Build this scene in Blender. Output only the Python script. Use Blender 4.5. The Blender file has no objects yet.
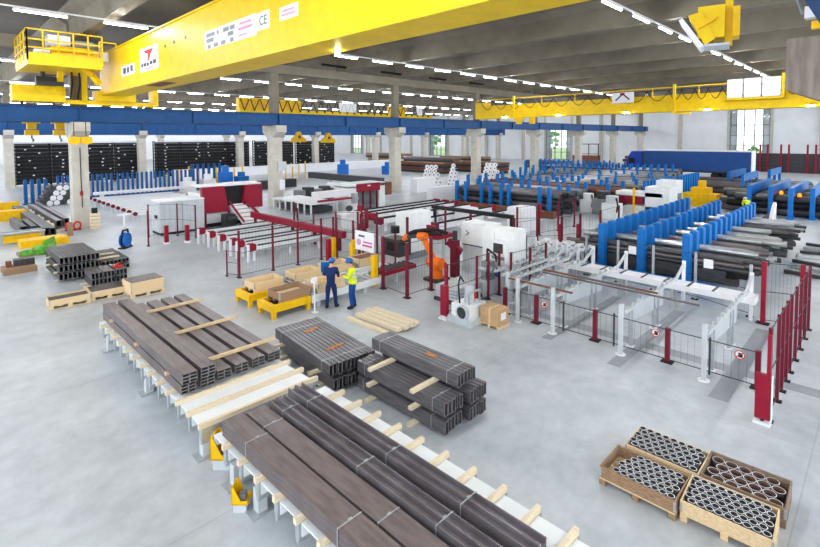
import bpy, math, random
from mathutils import Vector, Matrix
random.seed(7)
SC = bpy.context.scene
COL = SC.collection
PI = math.pi
# ------------------------------------------------------------------ materials
def lin(c):
    c = c/255.0
    return c/12.92 if c <= 0.04045 else ((c+0.055)/1.055)**2.4
def mk(name, rgb, rough=0.5, metal=0.0, var=0.12, scale=6.0, bump=0.0, emit=0.0, tint=None, streak=None):
    m = bpy.data.materials.new(name); m.use_nodes = True
    nt = m.node_tree; b = nt.nodes['Principled BSDF']
    c = [lin(x) for x in rgb]
    b.inputs['Roughness'].default_value = rough
    b.inputs['Metallic'].default_value = metal
    if not metal: b.inputs['Specular IOR Level'].default_value = .3
    tc = nt.nodes.new('ShaderNodeTexCoord')
    n = nt.nodes.new('ShaderNodeTexNoise'); n.inputs['Scale'].default_value = scale; n.inputs['Detail'].default_value = 5
    if streak:
        mp = nt.nodes.new('ShaderNodeMapping'); mp.inputs['Scale'].default_value = streak
        nt.links.new(tc.outputs['Object'], mp.inputs['Vector']); nt.links.new(mp.outputs['Vector'], n.inputs['Vector'])
    else:
        nt.links.new(tc.outputs['Object'], n.inputs['Vector'])
    r = nt.nodes.new('ShaderNodeValToRGB')
    t = [lin(x) for x in tint] if tint else [x*(1-2.2*var) for x in c]
    r.color_ramp.elements[0].position = 0.3; r.color_ramp.elements[1].position = 0.62
    r.color_ramp.elements[0].color = (*t, 1); r.color_ramp.elements[1].color = (*[min(1, x*(1+var*.5)) for x in c], 1)
    nt.links.new(n.outputs['Fac'], r.inputs['Fac'])
    nt.links.new(r.outputs['Color'], b.inputs['Base Color'])
    if bump:
        bp = nt.nodes.new('ShaderNodeBump'); bp.inputs['Strength'].default_value = bump; bp.inputs['Distance'].default_value = .02
        nt.links.new(n.outputs['Fac'], bp.inputs['Height']); nt.links.new(bp.outputs['Normal'], b.inputs['Normal'])
    if emit:
        b.inputs['Emission Color'].default_value = (*c, 1); b.inputs['Emission Strength'].default_value = emit
    return m
M = {}
M['crane'] = mk('crane_yellow', (240, 200, 0), .45, 0, .05, 2)
M['yellow'] = mk('paint_yellow', (243, 190, 2), .45, 0, .06, 4)
M['runway'] = mk('runway_blue', (4, 70, 126), .45, 0, .08, 1.5)
M['blue'] = mk('rack_blue', (4, 110, 190), .45, 0, .07, 3)
M['red'] = mk('machine_red', (146, 16, 46), .45, 0, .06, 3)
M['darkred'] = mk('fence_red', (110, 16, 42), .45, 0, .06, 3)
M['white'] = mk('machine_white', (232, 235, 236), .4, 0, .04, 2)
M['grey'] = mk('light_grey_paint', (196, 202, 206), .45, 0, .05, 3)
M['tray'] = mk('table_tray_grey', (236, 240, 242), .4, 0, .03, 2)
M['galv'] = mk('galvanised_steel', (178, 184, 188), .4, .4, .08, 6)
M['mid'] = mk('mid_grey', (128, 132, 136), .5, .1, .1, 4)
M['dark'] = mk('dark_grey', (52, 54, 58), .5, .1, .12, 4)
M['black'] = mk('black_rubber', (24, 24, 27), .6, 0, .1, 6)
M['steel'] = mk('mill_steel', (118, 108, 111), .4, .4, .1, 3, tint=(96, 87, 88), streak=(5, .8, 5))
M['steelb'] = mk('blue_grey_steel', (116, 114, 119), .36, .45, .1, 3, tint=(94, 90, 92), streak=(5, .8, 5))
M['steeld'] = mk('dark_steel', (74, 74, 78), .42, .4, .16, 3, tint=(54, 52, 54), streak=(5, .8, 5))
M['rust'] = mk('rusty_steel', (132, 78, 52), .7, .1, .2, 5, tint=(92, 60, 48))
M['orangerust'] = mk('orange_rust', (200, 128, 58), .6, .1, .2, 8, tint=(140, 84, 44))
M['bright'] = mk('bright_pipe', (182, 186, 190), .28, .6, .08, 4)
M['pipeend'] = mk('pipe_rim', (226, 226, 228), .5, .0, .06, 6)
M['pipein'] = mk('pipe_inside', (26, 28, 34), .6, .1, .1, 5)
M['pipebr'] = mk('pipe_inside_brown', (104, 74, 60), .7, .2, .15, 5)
M['wood'] = mk('pale_timber', (232, 218, 192), .65, 0, .06, 5, tint=(218, 198, 164), streak=(12, 1.2, 12))
M['woodo'] = mk('pine_board', (226, 202, 164), .65, 0, .06, 5, tint=(208, 176, 130), streak=(5, 3, 10))
M['woodw'] = mk('weathered_board', (166, 134, 104), .75, 0, .14, 5, tint=(124, 98, 76), streak=(14, 2, 14))
M['woodg'] = mk('greyed_board', (150, 128, 112), .75, 0, .14, 5, tint=(112, 92, 80), streak=(14, 2, 14))
M['card'] = mk('cardboard', (196, 160, 118), .75, 0, .06, 5)
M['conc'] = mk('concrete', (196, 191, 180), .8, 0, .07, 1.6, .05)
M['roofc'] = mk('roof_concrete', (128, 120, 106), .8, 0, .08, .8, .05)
M['deck'] = mk('roof_deck', (94, 88, 80), .8, 0, .06, .6)
M['wall'] = mk('wall_panel', (234, 236, 238), .6, 0, .03, .4)
M['orange'] = mk('robot_orange', (238, 112, 20), .4, 0, .05, 4)
M['navy'] = mk('navy_cloth', (16, 42, 92), .8, 0, .12, 14)
M['hivis'] = mk('hivis_yellow', (222, 240, 30), .7, 0, .06, 12)
M['refl'] = mk('reflective_tape', (206, 210, 214), .4, .2, .03, 8)
M['skin'] = mk('skin', (214, 164, 136), .55, 0, .05, 10)
M['hat'] = mk('helmet_blue', (20, 104, 176), .35, 0, .04, 6)
M['hair'] = mk('brown_hair', (70, 50, 38), .7, 0, .1, 30)
M['green'] = mk('green_tarp', (96, 170, 52), .5, 0, .25, 5)
M['truck'] = mk('truck_tarp', (28, 74, 140), .5, 0, .06, 1.2)
M['truckd'] = mk('truck_cab_blue', (24, 66, 170), .35, 0, .06, 2)
M['reelb'] = mk('reel_blue', (30, 110, 200), .4, 0, .06, 6)
M['lampglow'] = mk('lamp_tube', (245, 249, 255), .5, 0, 0, 3, 0, 125.0)
M['spotglow'] = mk('spot_glass', (255, 244, 200), .5, 0, 0, 3, 0, 60.0)
M['amber'] = mk('amber_lamp', (250, 130, 30), .4, 0, .02, 3, 0, 1.0)
M['magenta'] = mk('print_magenta', (206, 80, 140), .6, 0, .04, 6)
M['ink'] = mk('print_ink', (70, 74, 96), .6, 0, .03, 6)
M['inkr'] = mk('print_red', (196, 44, 40), .6, 0, .03, 6)
M['inkp'] = mk('print_pink', (216, 150, 190), .6, 0, .03, 6)
M['label'] = mk('label_white', (236, 236, 240), .5, 0, .02, 6)
M['floorband'] = mk('grey_floor_band', (150, 154, 160), .5, 0, .06, 2)
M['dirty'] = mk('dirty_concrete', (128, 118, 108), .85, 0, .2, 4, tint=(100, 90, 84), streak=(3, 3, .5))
M['blackbar'] = mk('black_bar_stock', (40, 40, 43), .5, .3, .2, 4)
M['cutend'] = mk('cut_steel_end', (150, 148, 152), .5, .2, .06, 6)
M['royal'] = mk('royal_blue_cloth', (22, 66, 132), .8, 0, .12, 14)
M['beamh'] = mk('rolled_beam_steel', (124, 118, 124), .38, .4, .06, 2, tint=(104, 96, 100))
M['dblue'] = mk('deep_rack_blue', (8, 84, 150), .45, 0, .07, 3)
M['leaf'] = mk('tree_leaves', (104, 150, 76), .8, 0, .3, 2)
M['lawn'] = mk('grass', (140, 160, 110), .9, 0, .2, 1)
def glassmat():
    m = bpy.data.materials.new('window_glass'); m.use_nodes = True
    nt = m.node_tree; nt.nodes.clear()
    o = nt.nodes.new('ShaderNodeOutputMaterial'); mx = nt.nodes.new('ShaderNodeMixShader')
    t = nt.nodes.new('ShaderNodeBsdfTransparent'); g = nt.nodes.new('ShaderNodeBsdfGlossy'); g.inputs['Roughness'].default_value = .05
    t.inputs['Color'].default_value = (.93, .96, .97, 1)
    mx.inputs['Fac'].default_value = .06
    nt.links.new(t.outputs[0], mx.inputs[1]); nt.links.new(g.outputs[0], mx.inputs[2]); nt.links.new(mx.outputs[0], o.inputs['Surface'])
    return m
M['glass'] = glassmat()
def floormat():
    m = bpy.data.materials.new('polished_concrete_floor'); m.use_nodes = True
    nt = m.node_tree; b = nt.nodes['Principled BSDF']; N = nt.nodes.new; L = nt.links.new
    tc = N('ShaderNodeTexCoord')
    n1 = N('ShaderNodeTexNoise'); n1.inputs['Scale'].default_value = .35; n1.inputs['Detail'].default_value = 6
    n2 = N('ShaderNodeTexNoise'); n2.inputs['Scale'].default_value = 2.2; n2.inputs['Detail'].default_value = 8; n2.inputs['Roughness'].default_value = .65
    for n in (n1, n2): L(tc.outputs['Object'], n.inputs['Vector'])
    a = N('ShaderNodeMath'); a.operation = 'MULTIPLY_ADD'; a.inputs[1].default_value = .55
    L(n1.outputs['Fac'], a.inputs[0])
    s = N('ShaderNodeMath'); s.operation = 'MULTIPLY'; s.inputs[1].default_value = .45
    L(n2.outputs['Fac'], s.inputs[0]); L(s.outputs[0], a.inputs[2])
    r = N('ShaderNodeValToRGB'); r.color_ramp.elements[0].position = .34; r.color_ramp.elements[1].position = .64
    r.color_ramp.elements[0].color = (*[lin(x) for x in (156, 162, 168)], 1); r.color_ramp.elements[1].color = (*[lin(x) for x in (196, 201, 205)], 1)
    L(a.outputs[0], r.inputs['Fac'])
    br = N('ShaderNodeTexBrick'); br.offset = 0; br.inputs['Scale'].default_value = 1
    br.inputs['Brick Width'].default_value = 7.35; br.inputs['Row Height'].default_value = 6.5
    br.inputs['Mortar Size'].default_value = .012; br.inputs['Mortar Smooth'].default_value = .2
    br.inputs['Color1'].default_value = br.inputs['Color2'].default_value = (1, 1, 1, 1); br.inputs['Mortar'].default_value = (.8, .81, .83, 1)
    mp = N('ShaderNodeMapping'); mp.inputs['Location'].default_value = (2.9, 5.6, 0)
    L(tc.outputs['Object'], mp.inputs['Vector']); L(mp.outputs['Vector'], br.inputs['Vector'])
    mx = N('ShaderNodeMix'); mx.data_type = 'RGBA'; mx.blend_type = 'MULTIPLY'; mx.inputs['Factor'].default_value = 1
    L(r.outputs['Color'], mx.inputs['A']); L(br.outputs['Color'], mx.inputs['B'])
    L(mx.outputs['Result'], b.inputs['Base Color'])
    rr = N('ShaderNodeMapRange'); rr.inputs['To Min'].default_value = .28; rr.inputs['To Max'].default_value = .5
    L(n2.outputs['Fac'], rr.inputs['Value']); L(rr.outputs['Result'], b.inputs['Roughness'])
    return m
M['floor'] = floormat()
# ------------------------------------------------------------------ mesh builder
class MB:
    def __init__(s): s.v = []; s.f = []
    def add(s, vs, fs):
        o = len(s.v); s.v += [tuple(v) for v in vs]; s.f += [tuple(i+o for i in f) for f in fs]; return s
    def B(s, x0, y0, z0, x1, y1, z1):
        if x0 > x1: x0, x1 = x1, x0
        if y0 > y1: y0, y1 = y1, y0
        if z0 > z1: z0, z1 = z1, z0
        return s.add([(x0,y0,z0),(x1,y0,z0),(x1,y1,z0),(x0,y1,z0),(x0,y0,z1),(x1,y0,z1),(x1,y1,z1),(x0,y1,z1)],
              [(0,3,2,1),(4,5,6,7),(0,1,5,4),(1,2,6,5),(2,3,7,6),(3,0,4,7)])
    def C(s, cx, cy, z0, sx, sy, h): return s.B(cx-sx/2, cy-sy/2, z0, cx+sx/2, cy+sy/2, z0+h)
    def fr(s, p0, p1, up=(0,0,1)):
        p0 = Vector(p0); p1 = Vector(p1); d = (p1-p0).normalized(); u = Vector(up)
        if abs(d.dot(u)) > .98: u = Vector((1,0,0)) if abs(d.x) < .9 else Vector((0,1,0))
        a = d.cross(u).normalized(); b = a.cross(d).normalized(); return p0, p1, a, b
    def bar(s, p0, p1, w, h, up=(0,0,1)):
        p0, p1, a, b = s.fr(p0, p1, up); q = [(-w/2,-h/2),(w/2,-h/2),(w/2,h/2),(-w/2,h/2)]
        return s.add([p0+a*x+b*y for x,y in q]+[p1+a*x+b*y for x,y in q],
              [(0,1,2,3),(7,6,5,4),(0,4,5,1),(1,5,6,2),(2,6,7,3),(3,7,4,0)])
    def cyl(s, p0, p1, r, n=10, r1=None):
        p0, p1, a, b = s.fr(p0, p1); r1 = r if r1 is None else r1
        c = [(math.cos(2*PI*i/n), math.sin(2*PI*i/n)) for i in range(n)]
        return s.add([p0+a*x*r+b*y*r for x,y in c]+[p1+a*x*r1+b*y*r1 for x,y in c],
              [tuple(range(n)), tuple(range(2*n-1, n-1, -1))]+[(i, n+i, n+(i+1)%n, (i+1)%n) for i in range(n)])
    def hollow(s, p0, p1, outer, inner):
        # a hollow section: outer and inner outlines with the same number of points
        p0, p1, a, b = s.fr(p0, p1); n = len(outer)
        R = [[p+a*x+b*y for x,y in q] for p in (p0,p1) for q in (outer, inner)]   # o0 i0 o1 i1
        vs = sum(R, []); f = []
        for i in range(n):
            j = (i+1)%n
            f += [(i, 2*n+i, 2*n+j, j), (n+j, 3*n+j, 3*n+i, n+i), (i, j, n+j, n+i), (2*n+j, 2*n+i, 3*n+i, 3*n+j)]
        return s.add(vs, f)
    def tube(s, p0, p1, r, t, n=12):
        c = [(math.cos(2*PI*i/n), math.sin(2*PI*i/n)) for i in range(n)]
        return s.hollow(p0, p1, [(x*r,y*r) for x,y in c], [(x*(r-t),y*(r-t)) for x,y in c])
    def rt(s, p0, p1, w, h, t):
        q = [(-.5,-.5),(.5,-.5),(.5,.5),(-.5,.5)]
        return s.hollow(p0, p1, [(x*w,y*h) for x,y in q], [(x*(w-2*t),y*(h-2*t)) for x,y in q])
    def prism(s, pts, p0, p1, up=(0,0,1)):
        p0, p1, a, b = s.fr(p0, p1, up); n = len(pts)
        return s.add([p0+a*x+b*y for x,y in pts]+[p1+a*x+b*y for x,y in pts],
              [tuple(range(n)), tuple(range(2*n-1, n-1, -1))]+[(i, n+i, n+(i+1)%n, (i+1)%n) for i in range(n)])
    def path(s, pts, r, n=6):
        for a, b in zip(pts, pts[1:]): s.cyl(a, b, r, n)
        return s
    def ball(s, c, rx, ry, rz, n=12, m=8, z0=-1.0):
        vs = []; fs = []
        for i in range(m+1):
            t = -PI/2 + PI*i/m
            zz = max(math.sin(t), z0); k = math.cos(t)
            for j in range(n):
                a = 2*PI*j/n; vs.append((c[0]+rx*k*math.cos(a), c[1]+ry*k*math.sin(a), c[2]+rz*zz))
        for i in range(m):
            for j in range(n):
                fs.append((i*n+j, i*n+(j+1)%n, (i+1)*n+(j+1)%n, (i+1)*n+j))
        return s.add(vs, fs)
    def mesh(s, name, mat, smooth=False):
        me = bpy.data.meshes.new(name); me.from_pydata(s.v, [], s.f)
        me.validate(); me.update()
        import bmesh
        bm = bmesh.new(); bm.from_mesh(me); bmesh.ops.recalc_face_normals(bm, faces=bm.faces); bm.to_mesh(me); bm.free()
        if smooth:
            for p in me.polygons: p.use_smooth = len(p.vertices) == 4
        me.materials.append(M[mat] if isinstance(mat, str) else mat); return me
    def O(s, name, mat, parent=None, loc=None, smooth=False, rz=0):
        o = bpy.data.objects.new(name, s.mesh(name, mat, smooth)); COL.objects.link(o)
        if parent: o.parent = parent
        if loc: o.location = loc
        if rz: o.rotation_euler = (0,0,rz)
        return o
def tag(o, label, cat, group=None, kind=None):
    if label: o['label'] = label
    if cat: o['category'] = cat
    if group: o['group'] = group
    if kind: o['kind'] = kind
    return o
def T(name, label, cat, loc=(0,0,0), rz=0, group=None):
    o = bpy.data.objects.new(name, None); COL.objects.link(o); o.location = loc; o.rotation_euler = (0,0,rz)
    o.empty_display_size = .3
    return tag(o, label, cat, group)
def dup(o, loc=None, rz=None, label=None, group=None, parent=None):
    c = o.copy(); COL.objects.link(c)
    if parent: c.parent = parent
    if loc is not None: c.location = loc
    if rz is not None: c.rotation_euler = (0,0,rz)
    if label: c['label'] = label
    if group: c['group'] = group
    for ch in list(o.children): dup(ch, parent=c)
    return c
def struct(o): o['kind'] = 'structure'; return o
ORD = ['first','second','third','fourth','fifth','sixth','seventh','eighth','ninth','tenth','eleventh','twelfth','thirteenth','fourteenth','fifteenth','sixteenth','seventeenth','eighteenth','nineteenth','twentieth']
def one(mb, name, mat, label, cat, loc=(0,0,0), rz=0, group=None, smooth=False):
    return tag(mb.O(name, mat, None, loc, smooth, rz), label, cat, group)
def text(txt, size, mat, name, parent, loc, rot, depth=.002):
    cu = bpy.data.curves.new(name, 'FONT'); cu.body = txt; cu.size = size; cu.extrude = depth
    cu.align_x = 'CENTER'; cu.align_y = 'CENTER'
    t = bpy.data.objects.new(name, cu); COL.objects.link(t)
    dg = bpy.context.evaluated_depsgraph_get(); dg.update()
    me = bpy.data.meshes.new_from_object(t.evaluated_get(dg)); bpy.data.objects.remove(t)
    me.name = name; me.materials.clear(); me.materials.append(M[mat])
    o = bpy.data.objects.new(name, me); COL.objects.link(o); o.parent = parent; o.location = loc; o.rotation_euler = rot
    return o
# ------------------------------------------------------------------ camera
W, H = 820, 547
F, YAW, PIT, ROL, SY = 486.248564, .788611424, .0510878029, -.00423866632, 111.166423
fw = Vector((math.sin(YAW)*math.cos(PIT), math.cos(YAW)*math.cos(PIT), -math.sin(PIT)))
r0 = Vector((math.cos(YAW), -math.sin(YAW), 0)); u0 = r0.cross(fw)
rr = r0*math.cos(ROL)+u0*math.sin(ROL); uu = -r0*math.sin(ROL)+u0*math.cos(ROL)
cd = bpy.data.cameras.new('camera'); cam = bpy.data.objects.new('camera', cd); COL.objects.link(cam)
mt = Matrix(((rr.x, uu.x, -fw.x, 0), (rr.y, uu.y, -fw.y, 0), (rr.z, uu.z, -fw.z, 6.0), (0,0,0,1)))
cam.matrix_world = mt
cd.sensor_width = 36; cd.lens = F*36/W; cd.shift_x = 0; cd.shift_y = -SY/W; cd.clip_end = 500; cd.clip_start = .1
SC.camera = cam
SC.view_settings.view_transform = 'Standard'; SC.view_settings.look = 'None'; SC.view_settings.gamma = 1
SC.view_settings.exposure = 1.2
SC.cycles.use_denoising = True
SC.cycles.max_bounces = 6; SC.cycles.diffuse_bounces = 4; SC.cycles.glossy_bounces = 3; SC.cycles.transparent_max_bounces = 12
SC.cycles.sample_clamp_indirect = 6
w = bpy.data.worlds.new('sky'); SC.world = w; w.use_nodes = True
bg = w.node_tree.nodes['Background']; bg.inputs['Color'].default_value = (.9, .95, 1, 1); bg.inputs['Strength'].default_value = 1.25
# ================================================================== THE SETTING
struct(MB().B(-12, -8, -.3, 114, 152, 0).O('floor', 'floor'))
GX = [7.5+14.7*k for k in range(8)]           # column grid along the hall
struct(MB().B(-8, -6, 14.2, 114.5, 152, 14.5).O('ceiling', 'deck'))
# far end wall with three tall window openings
WX = 113.5
wins = [(16.6, 23.1, 0.25, 11.2), (56.6, 63.4, .25, 8.2), (96.4, 103.8, .25, 8.2), (137, 143.5, .25, 8.2)]
wl = MB(); y = -6
for y0, y1, z0, z1 in wins:
    wl.B(WX, y, 0, WX+.3, y0, 14.2); wl.B(WX, y0, 0, WX+.3, y1, z0); wl.B(WX, y0, z1, WX+.3, y1, 14.2); y = y1
wl.B(WX, y, 0, WX+.3, 152, 14.2)
struct(wl.O('wall_far', 'wall'))
struct(MB().B(-8, 151.7, 0, 113.5, 152, 14.2).O('wall_left', 'wall'))
for i, (y0, y1, z0, z1) in enumerate(wins):
    f = MB(); X0, X1 = WX-.05, WX+.25
    w3 = 1.1
    f.B(X0, y0, z0, X1, y0+.15, z1).B(X0, y1-.15, z0, X1, y1, z1).B(X0, y0, z0, X1, y1, z0+.15).B(X0, y0, z1-.15, X1, y1, z1)
    for yy in (y0+w3, (y0+y1)/2-.8, (y0+y1)/2+.9, y1-w3): f.B(X0, yy-.08, z0, X1, yy+.08, z1)
    for zz in (z0+1.9, z0+3.9, z0+5.9, z0+7.9):
        if zz < z1-.5: f.B(X0, y0, zz-.06, X1, y1, zz+.06)
    fo = struct(f.O('window_%d' % (i+1), 'mid'))
    MB().B(WX+.08, y0, z0, WX+.1, y1, z1).O('window_pane', 'glass', fo)
    g = MB()
    for a, b in ((y0+.15, y0+w3-.08), (y1-w3+.08, y1-.15)): g.B(WX+.12, a, z0, WX+.16, b, z1)
    g.O('side_panel', 'grey', fo)
    struct(MB().B(WX-.25, y0-.45, 0, WX, y0, 14.2).B(WX-.25, y1, 0, WX, y1+.45, 14.2).O('trim_%d' % (i+1), 'conc'))
n = 5
for yy in (9, 32, 40.3, 49, 70, 82, 89, 112, 127):
    struct(MB().B(WX-.4, yy-.4, 0, WX, yy+.4, 14.2).O('trim_%d' % n, 'conc')); n += 1
struct(MB().B(WX-.06, -6, 0, WX, 16.1, .6).O('baseboard_far', 'mid'))
# cable channel cover through the fenced cell and beyond
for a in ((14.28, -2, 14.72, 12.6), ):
    struct(MB().B(a[0], a[1], .0, a[2], a[3], .006).O('trim_%d' % n, 'floorband')); n += 1
for a in ((12.6, 2.45, 18.2, 2.85), (12.6, 4.85, 18.2, 5.2), (12.9, 7.0, 18.2, 7.3)):  # flat darker grey bands on the cell floor, along the hall
    struct(MB().B(a[0], a[1], .0, a[2], a[3], .004).O('trim_%d' % n, 'floorband')); n += 1
# outside: lawn and trees behind the windows
struct(MB().B(116, -40, -.6, 260, 240, -.3).O('ground', 'lawn'))
def tree(x, y, h, s, label):
    t = T('tree', label, 'tree', (x, y, -.3), 0, 'trees outside the windows')
    MB().cyl((0,0,0), (0,0,h*.5), .25, 8, .12).O('trunk', 'rust', t)
    c = MB(); rn = random.Random(s)
    for k in range(26):
        a = rn.uniform(0, 2*PI); r = rn.uniform(0, h*.28); z = rn.uniform(h*.3, h*.95)
        q = rn.uniform(.5, 1.1)*h*.1
        c.ball((r*math.cos(a), r*math.sin(a), z), q, q, q*.8, 7, 5)
    c.O('crown', 'leaf', t)
tree(132, 72, 8, 1, 'bushy green tree seen through the middle window of the end wall')
tree(134, 66, 7, 2, 'smaller green tree right of the bushy one behind the middle window')
tree(133, 120, 8, 3, 'green tree outside the window behind the white reel stack')
tree(136, 23, 4, 4, 'low tree outside the tall right window above the truck trailer')
# ------------------------------------------------------------------ columns
def col(name, x, y, label, sides, group, base=True):
    t = T(name, label, 'column', (x, y, 0), 0, group)
    MB().B(-.47, -.47, 0, .47, .47, 7.05).O('shaft', 'conc', t)
    for s in sides:
        p = MB()
        # corbel: thick at the shaft, thinner at its tip
        y0, y1 = s*.47, s*1.2
        p.add([(-.5,y0,6.05),(.5,y0,6.05),(.5,y1,6.5),(-.5,y1,6.5),(-.5,y0,7.1),(.5,y0,7.1),(.5,y1,7.1),(-.5,y1,7.1)],
              [(0,1,2,3),(4,5,6,7),(0,1,5,4),(1,2,6,5),(2,3,7,6),(3,0,4,7)])
        p.O('corbel', 'conc', t)
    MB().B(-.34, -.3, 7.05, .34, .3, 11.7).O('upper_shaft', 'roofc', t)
    return t
for i, x in enumerate(GX):
    lab = ['concrete column in front with red hose reel at its foot', 'concrete column beside the red and black machine, grey box on it',
           'concrete column right behind the red and white portal machine', 'concrete column behind the blue pipe racks, beside white reels',
           'fifth concrete column carrying the front blue runway', 'sixth concrete column right of the middle window',
           'seventh concrete column under the front blue runway', 'last concrete column where the front blue runway ends'][i]
    t = col('concrete_column', x, 39, lab, (-1, 1), None)
    if i == 1:
        MB().B(-.05, -.62, 3.1, .75, -.5, 3.9).O('wall_cabinet', 'grey', t)
        MB().B(.1, -.62, 1.4, .6, -.48, 2.3).O('switch_box', 'label', t)
    if i == 0:
        MB().path([(0, -.5, 5.4), (0, -.52, 3.4), (.02, -.52, 1.4)], .03).O('cable', 'dark', t)
        MB().B(-.1, -.49, 2.2, .1, -.475, 2.5).O('red_mark', 'inkr', t)
t = T('concrete_column', 'near concrete column at the right edge, only its corbel in view', 'column', (7.5, -.30, 0))
MB().B(-.47, -.47, 0, .47, .47, 7.05).O('shaft', 'conc', t)
p = MB(); y0, y1 = .47, 1.2
p.add([(-.5,y0,6.2),(.5,y0,6.2),(.5,y1,6.53),(-.5,y1,6.53),(-.5,y0,7.1),(.5,y0,7.1),(.5,y1,7.1),(-.5,y1,7.1)], [(0,1,2,3),(4,5,6,7),(0,1,5,4),(1,2,6,5),(2,3,7,6),(3,0,4,7)])
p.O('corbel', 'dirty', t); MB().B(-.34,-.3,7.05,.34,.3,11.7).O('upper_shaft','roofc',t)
for i, x in enumerate(GX): col('concrete_column', x, 76, '%s concrete column from the left in the row before the dark bar store' % ORD[i], (-1, 1), None)
for x in GX[:7]: col('concrete_column', x, 113, 'distant concrete column of the third row', (-1, 1), 'columns of the third row')
# ------------------------------------------------------------------ crane runways
def runway(y, x0, x1, z0, label, hs=1.0):
    t = T('crane_runway', label, 'crane runway', (x0, y, z0)); t.scale = (1,1,hs)
    L = x1-x0
    MB().B(0,-.22,.94,L,.22,1.0).O('top_flange','runway',t); MB().B(0,-.22,0,L,.22,.05).O('bottom_flange','runway',t)
    MB().B(0,-.03,.05,L,.03,.94).O('web','runway',t); MB().B(0,-.05,1.0,L,.05,1.07).O('rail','dark',t)
    x = (7.5-x0) % 7.35; sm = MB().B(-.04,-.2,.05,.04,.2,.94).mesh('stiffener','runway')
    while x < L:
        s = bpy.data.objects.new('stiffener',sm); COL.objects.link(s); s.parent = t; s.location = (x,0,0); x += 7.35
runway(38.25, -8, 112.5, 7.1, 'blue steel crane runway beam along the front column row')
runway(39.75, -8, 112.5, 7.1, 'blue runway beam hidden just behind the front one')
runway(75.25, -8, 112.5, 6.5, 'dark blue runway beam above the second column row', 1.7)
runway(.33, -8, 112.5, 7.1, 'blue runway beam end at the top right corner on the near corbel')
b = T('junction_box', 'pale junction box with cables under the blue beam, top right corner', 'junction box', (6.6, .62, 7.22))
MB().B(-.07,-.05,0,.07,.08,.12).O('box','label',b); MB().path([(0,.1,.06),(-.3,.28,.75),(-.6,.5,1.3)],.018).O('conduit','mid',b); MB().B(.02,-.05,-.1,.1,.03,-.02).O('cable_mount','yellow',b)
# ------------------------------------------------------------------ roof beams
for j, yy in enumerate((0, 39, 76, 113)):
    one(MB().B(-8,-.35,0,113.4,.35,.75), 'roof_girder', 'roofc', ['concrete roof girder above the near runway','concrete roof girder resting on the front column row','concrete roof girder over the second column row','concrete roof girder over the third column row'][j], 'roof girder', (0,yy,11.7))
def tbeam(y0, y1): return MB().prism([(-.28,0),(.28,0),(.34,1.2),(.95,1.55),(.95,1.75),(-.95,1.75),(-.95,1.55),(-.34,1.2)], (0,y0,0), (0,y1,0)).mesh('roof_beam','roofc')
me = [tbeam(.4,38.6), tbeam(39.4,75.6), tbeam(76.4,112.6)]
for k in range(16):
    x = .15+7.35*k
    if x < 5: continue
    for j in range(3):
        o = bpy.data.objects.new('roof_beam', me[j]); COL.objects.link(o); o.location = (x,0,12.45)
        near = k == 1 and j == 0
        tag(o, 'pale concrete roof beam above the yellow crane gallery, top left' if near else ['%s concrete roof beam from the near end of the front bay' % ORD[k-1],'concrete roof beam spanning the middle bay behind the blue runway','concrete roof beam spanning the back bay'][j], 'roof beam', None if near else 'roof beams of the %s bay' % ('front','middle','back')[j])
        if j == 0 and k in (3,4,5,6,7):
            p = MB().cyl((-3.2,37.6,.3),(-.4,37.6,.3),.12,8).O('pipe_stub','black',o)
# ------------------------------------------------------------------ strip lamps
proto = T('ceiling_strip_lamp','x','lamp',(0,0,12.0))
MB().B(0,-.05,.05,2.1,.05,.16).O('housing','label',proto); MB().B(.02,-.03,.0,2.08,.03,.05).O('tube','lampglow',proto)
first = True
for j, yy in enumerate((9.4, 29.3, 48.5, 67, 85, 104, 124, 142)):
    one(MB().B(-8,-.04,0,112,.04,.07), 'lamp_trunking', 'label', ['white lamp trunking rail over the right side of the front bay','white lamp trunking rail over the left side of the front bay','white trunking rail just behind the front column row','white trunking rail before the second column row','white trunking rail behind the second column row','white trunking rail far back','faint trunking rail in the back bay','last trunking rail at the back wall'][j], 'lamp rail', (0,yy,12.16))
    x = -4.06
    while x < 110:
        kk = round((x+4.06)/3.68)
        lab = ['%s strip lamp from the top edge in the bright right-hand roof row' % ORD[kk-7] if 7 <= kk < 27 else 'white strip lamp in the bright right-hand roof row','%s strip lamp from the big crane girder in the long middle roof row' % ORD[kk-7] if 7 <= kk < 27 else ('strip lamp left of the big crane girder above the gallery' if x < 8 else 'white strip lamp in the long middle roof row'),'strip lamp in the roof row just behind the front columns','strip lamp in the roof row before the second columns','small strip lamp in a far roof row'][min(j,4)]
        g = ['lamps of the right roof row','lamps of the middle roof row','lamps behind the front columns','lamps before the second columns','lamps of the far roof rows'][min(j,4)]
        o = proto if first else dup(proto)
        first = False
        o.location = (x,yy,12.0); o['label'] = lab; o['group'] = g
        x += 3.68
# ================================================================== CRANES
c = T('overhead_crane', 'big yellow overhead travelling crane crossing the top of the picture', 'crane', (8.7, 0, 8.15))
g = MB().B(0,.6,.82,1.35,38,3.35).O('girder','crane',c)
MB().B(-.09,.6,.74,1.44,38,.82).O('bottom_flange','crane',g); MB().B(-.09,.6,3.35,1.44,38,3.43).O('top_flange','crane',g)
MB().B(.5,.6,3.43,.62,38,3.52).O('trolley_rail','dark',g)
MB().B(-4.7,37.5,.18,-2.05,38.5,1.15).B(-2.05,37.7,.1,3.4,38.4,.36).B(3.1,37.6,.18,3.5,38.4,1.5).B(-.4,37.4,.36,2.0,38.5,1.0).O('end_carriage','crane',c)
for x in (-4.2,-2.6,3.0): MB().cyl((x,37.9,.08),(x,38.3,.08),.07,12).O('wheel','dark',c)
k = MB()
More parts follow.
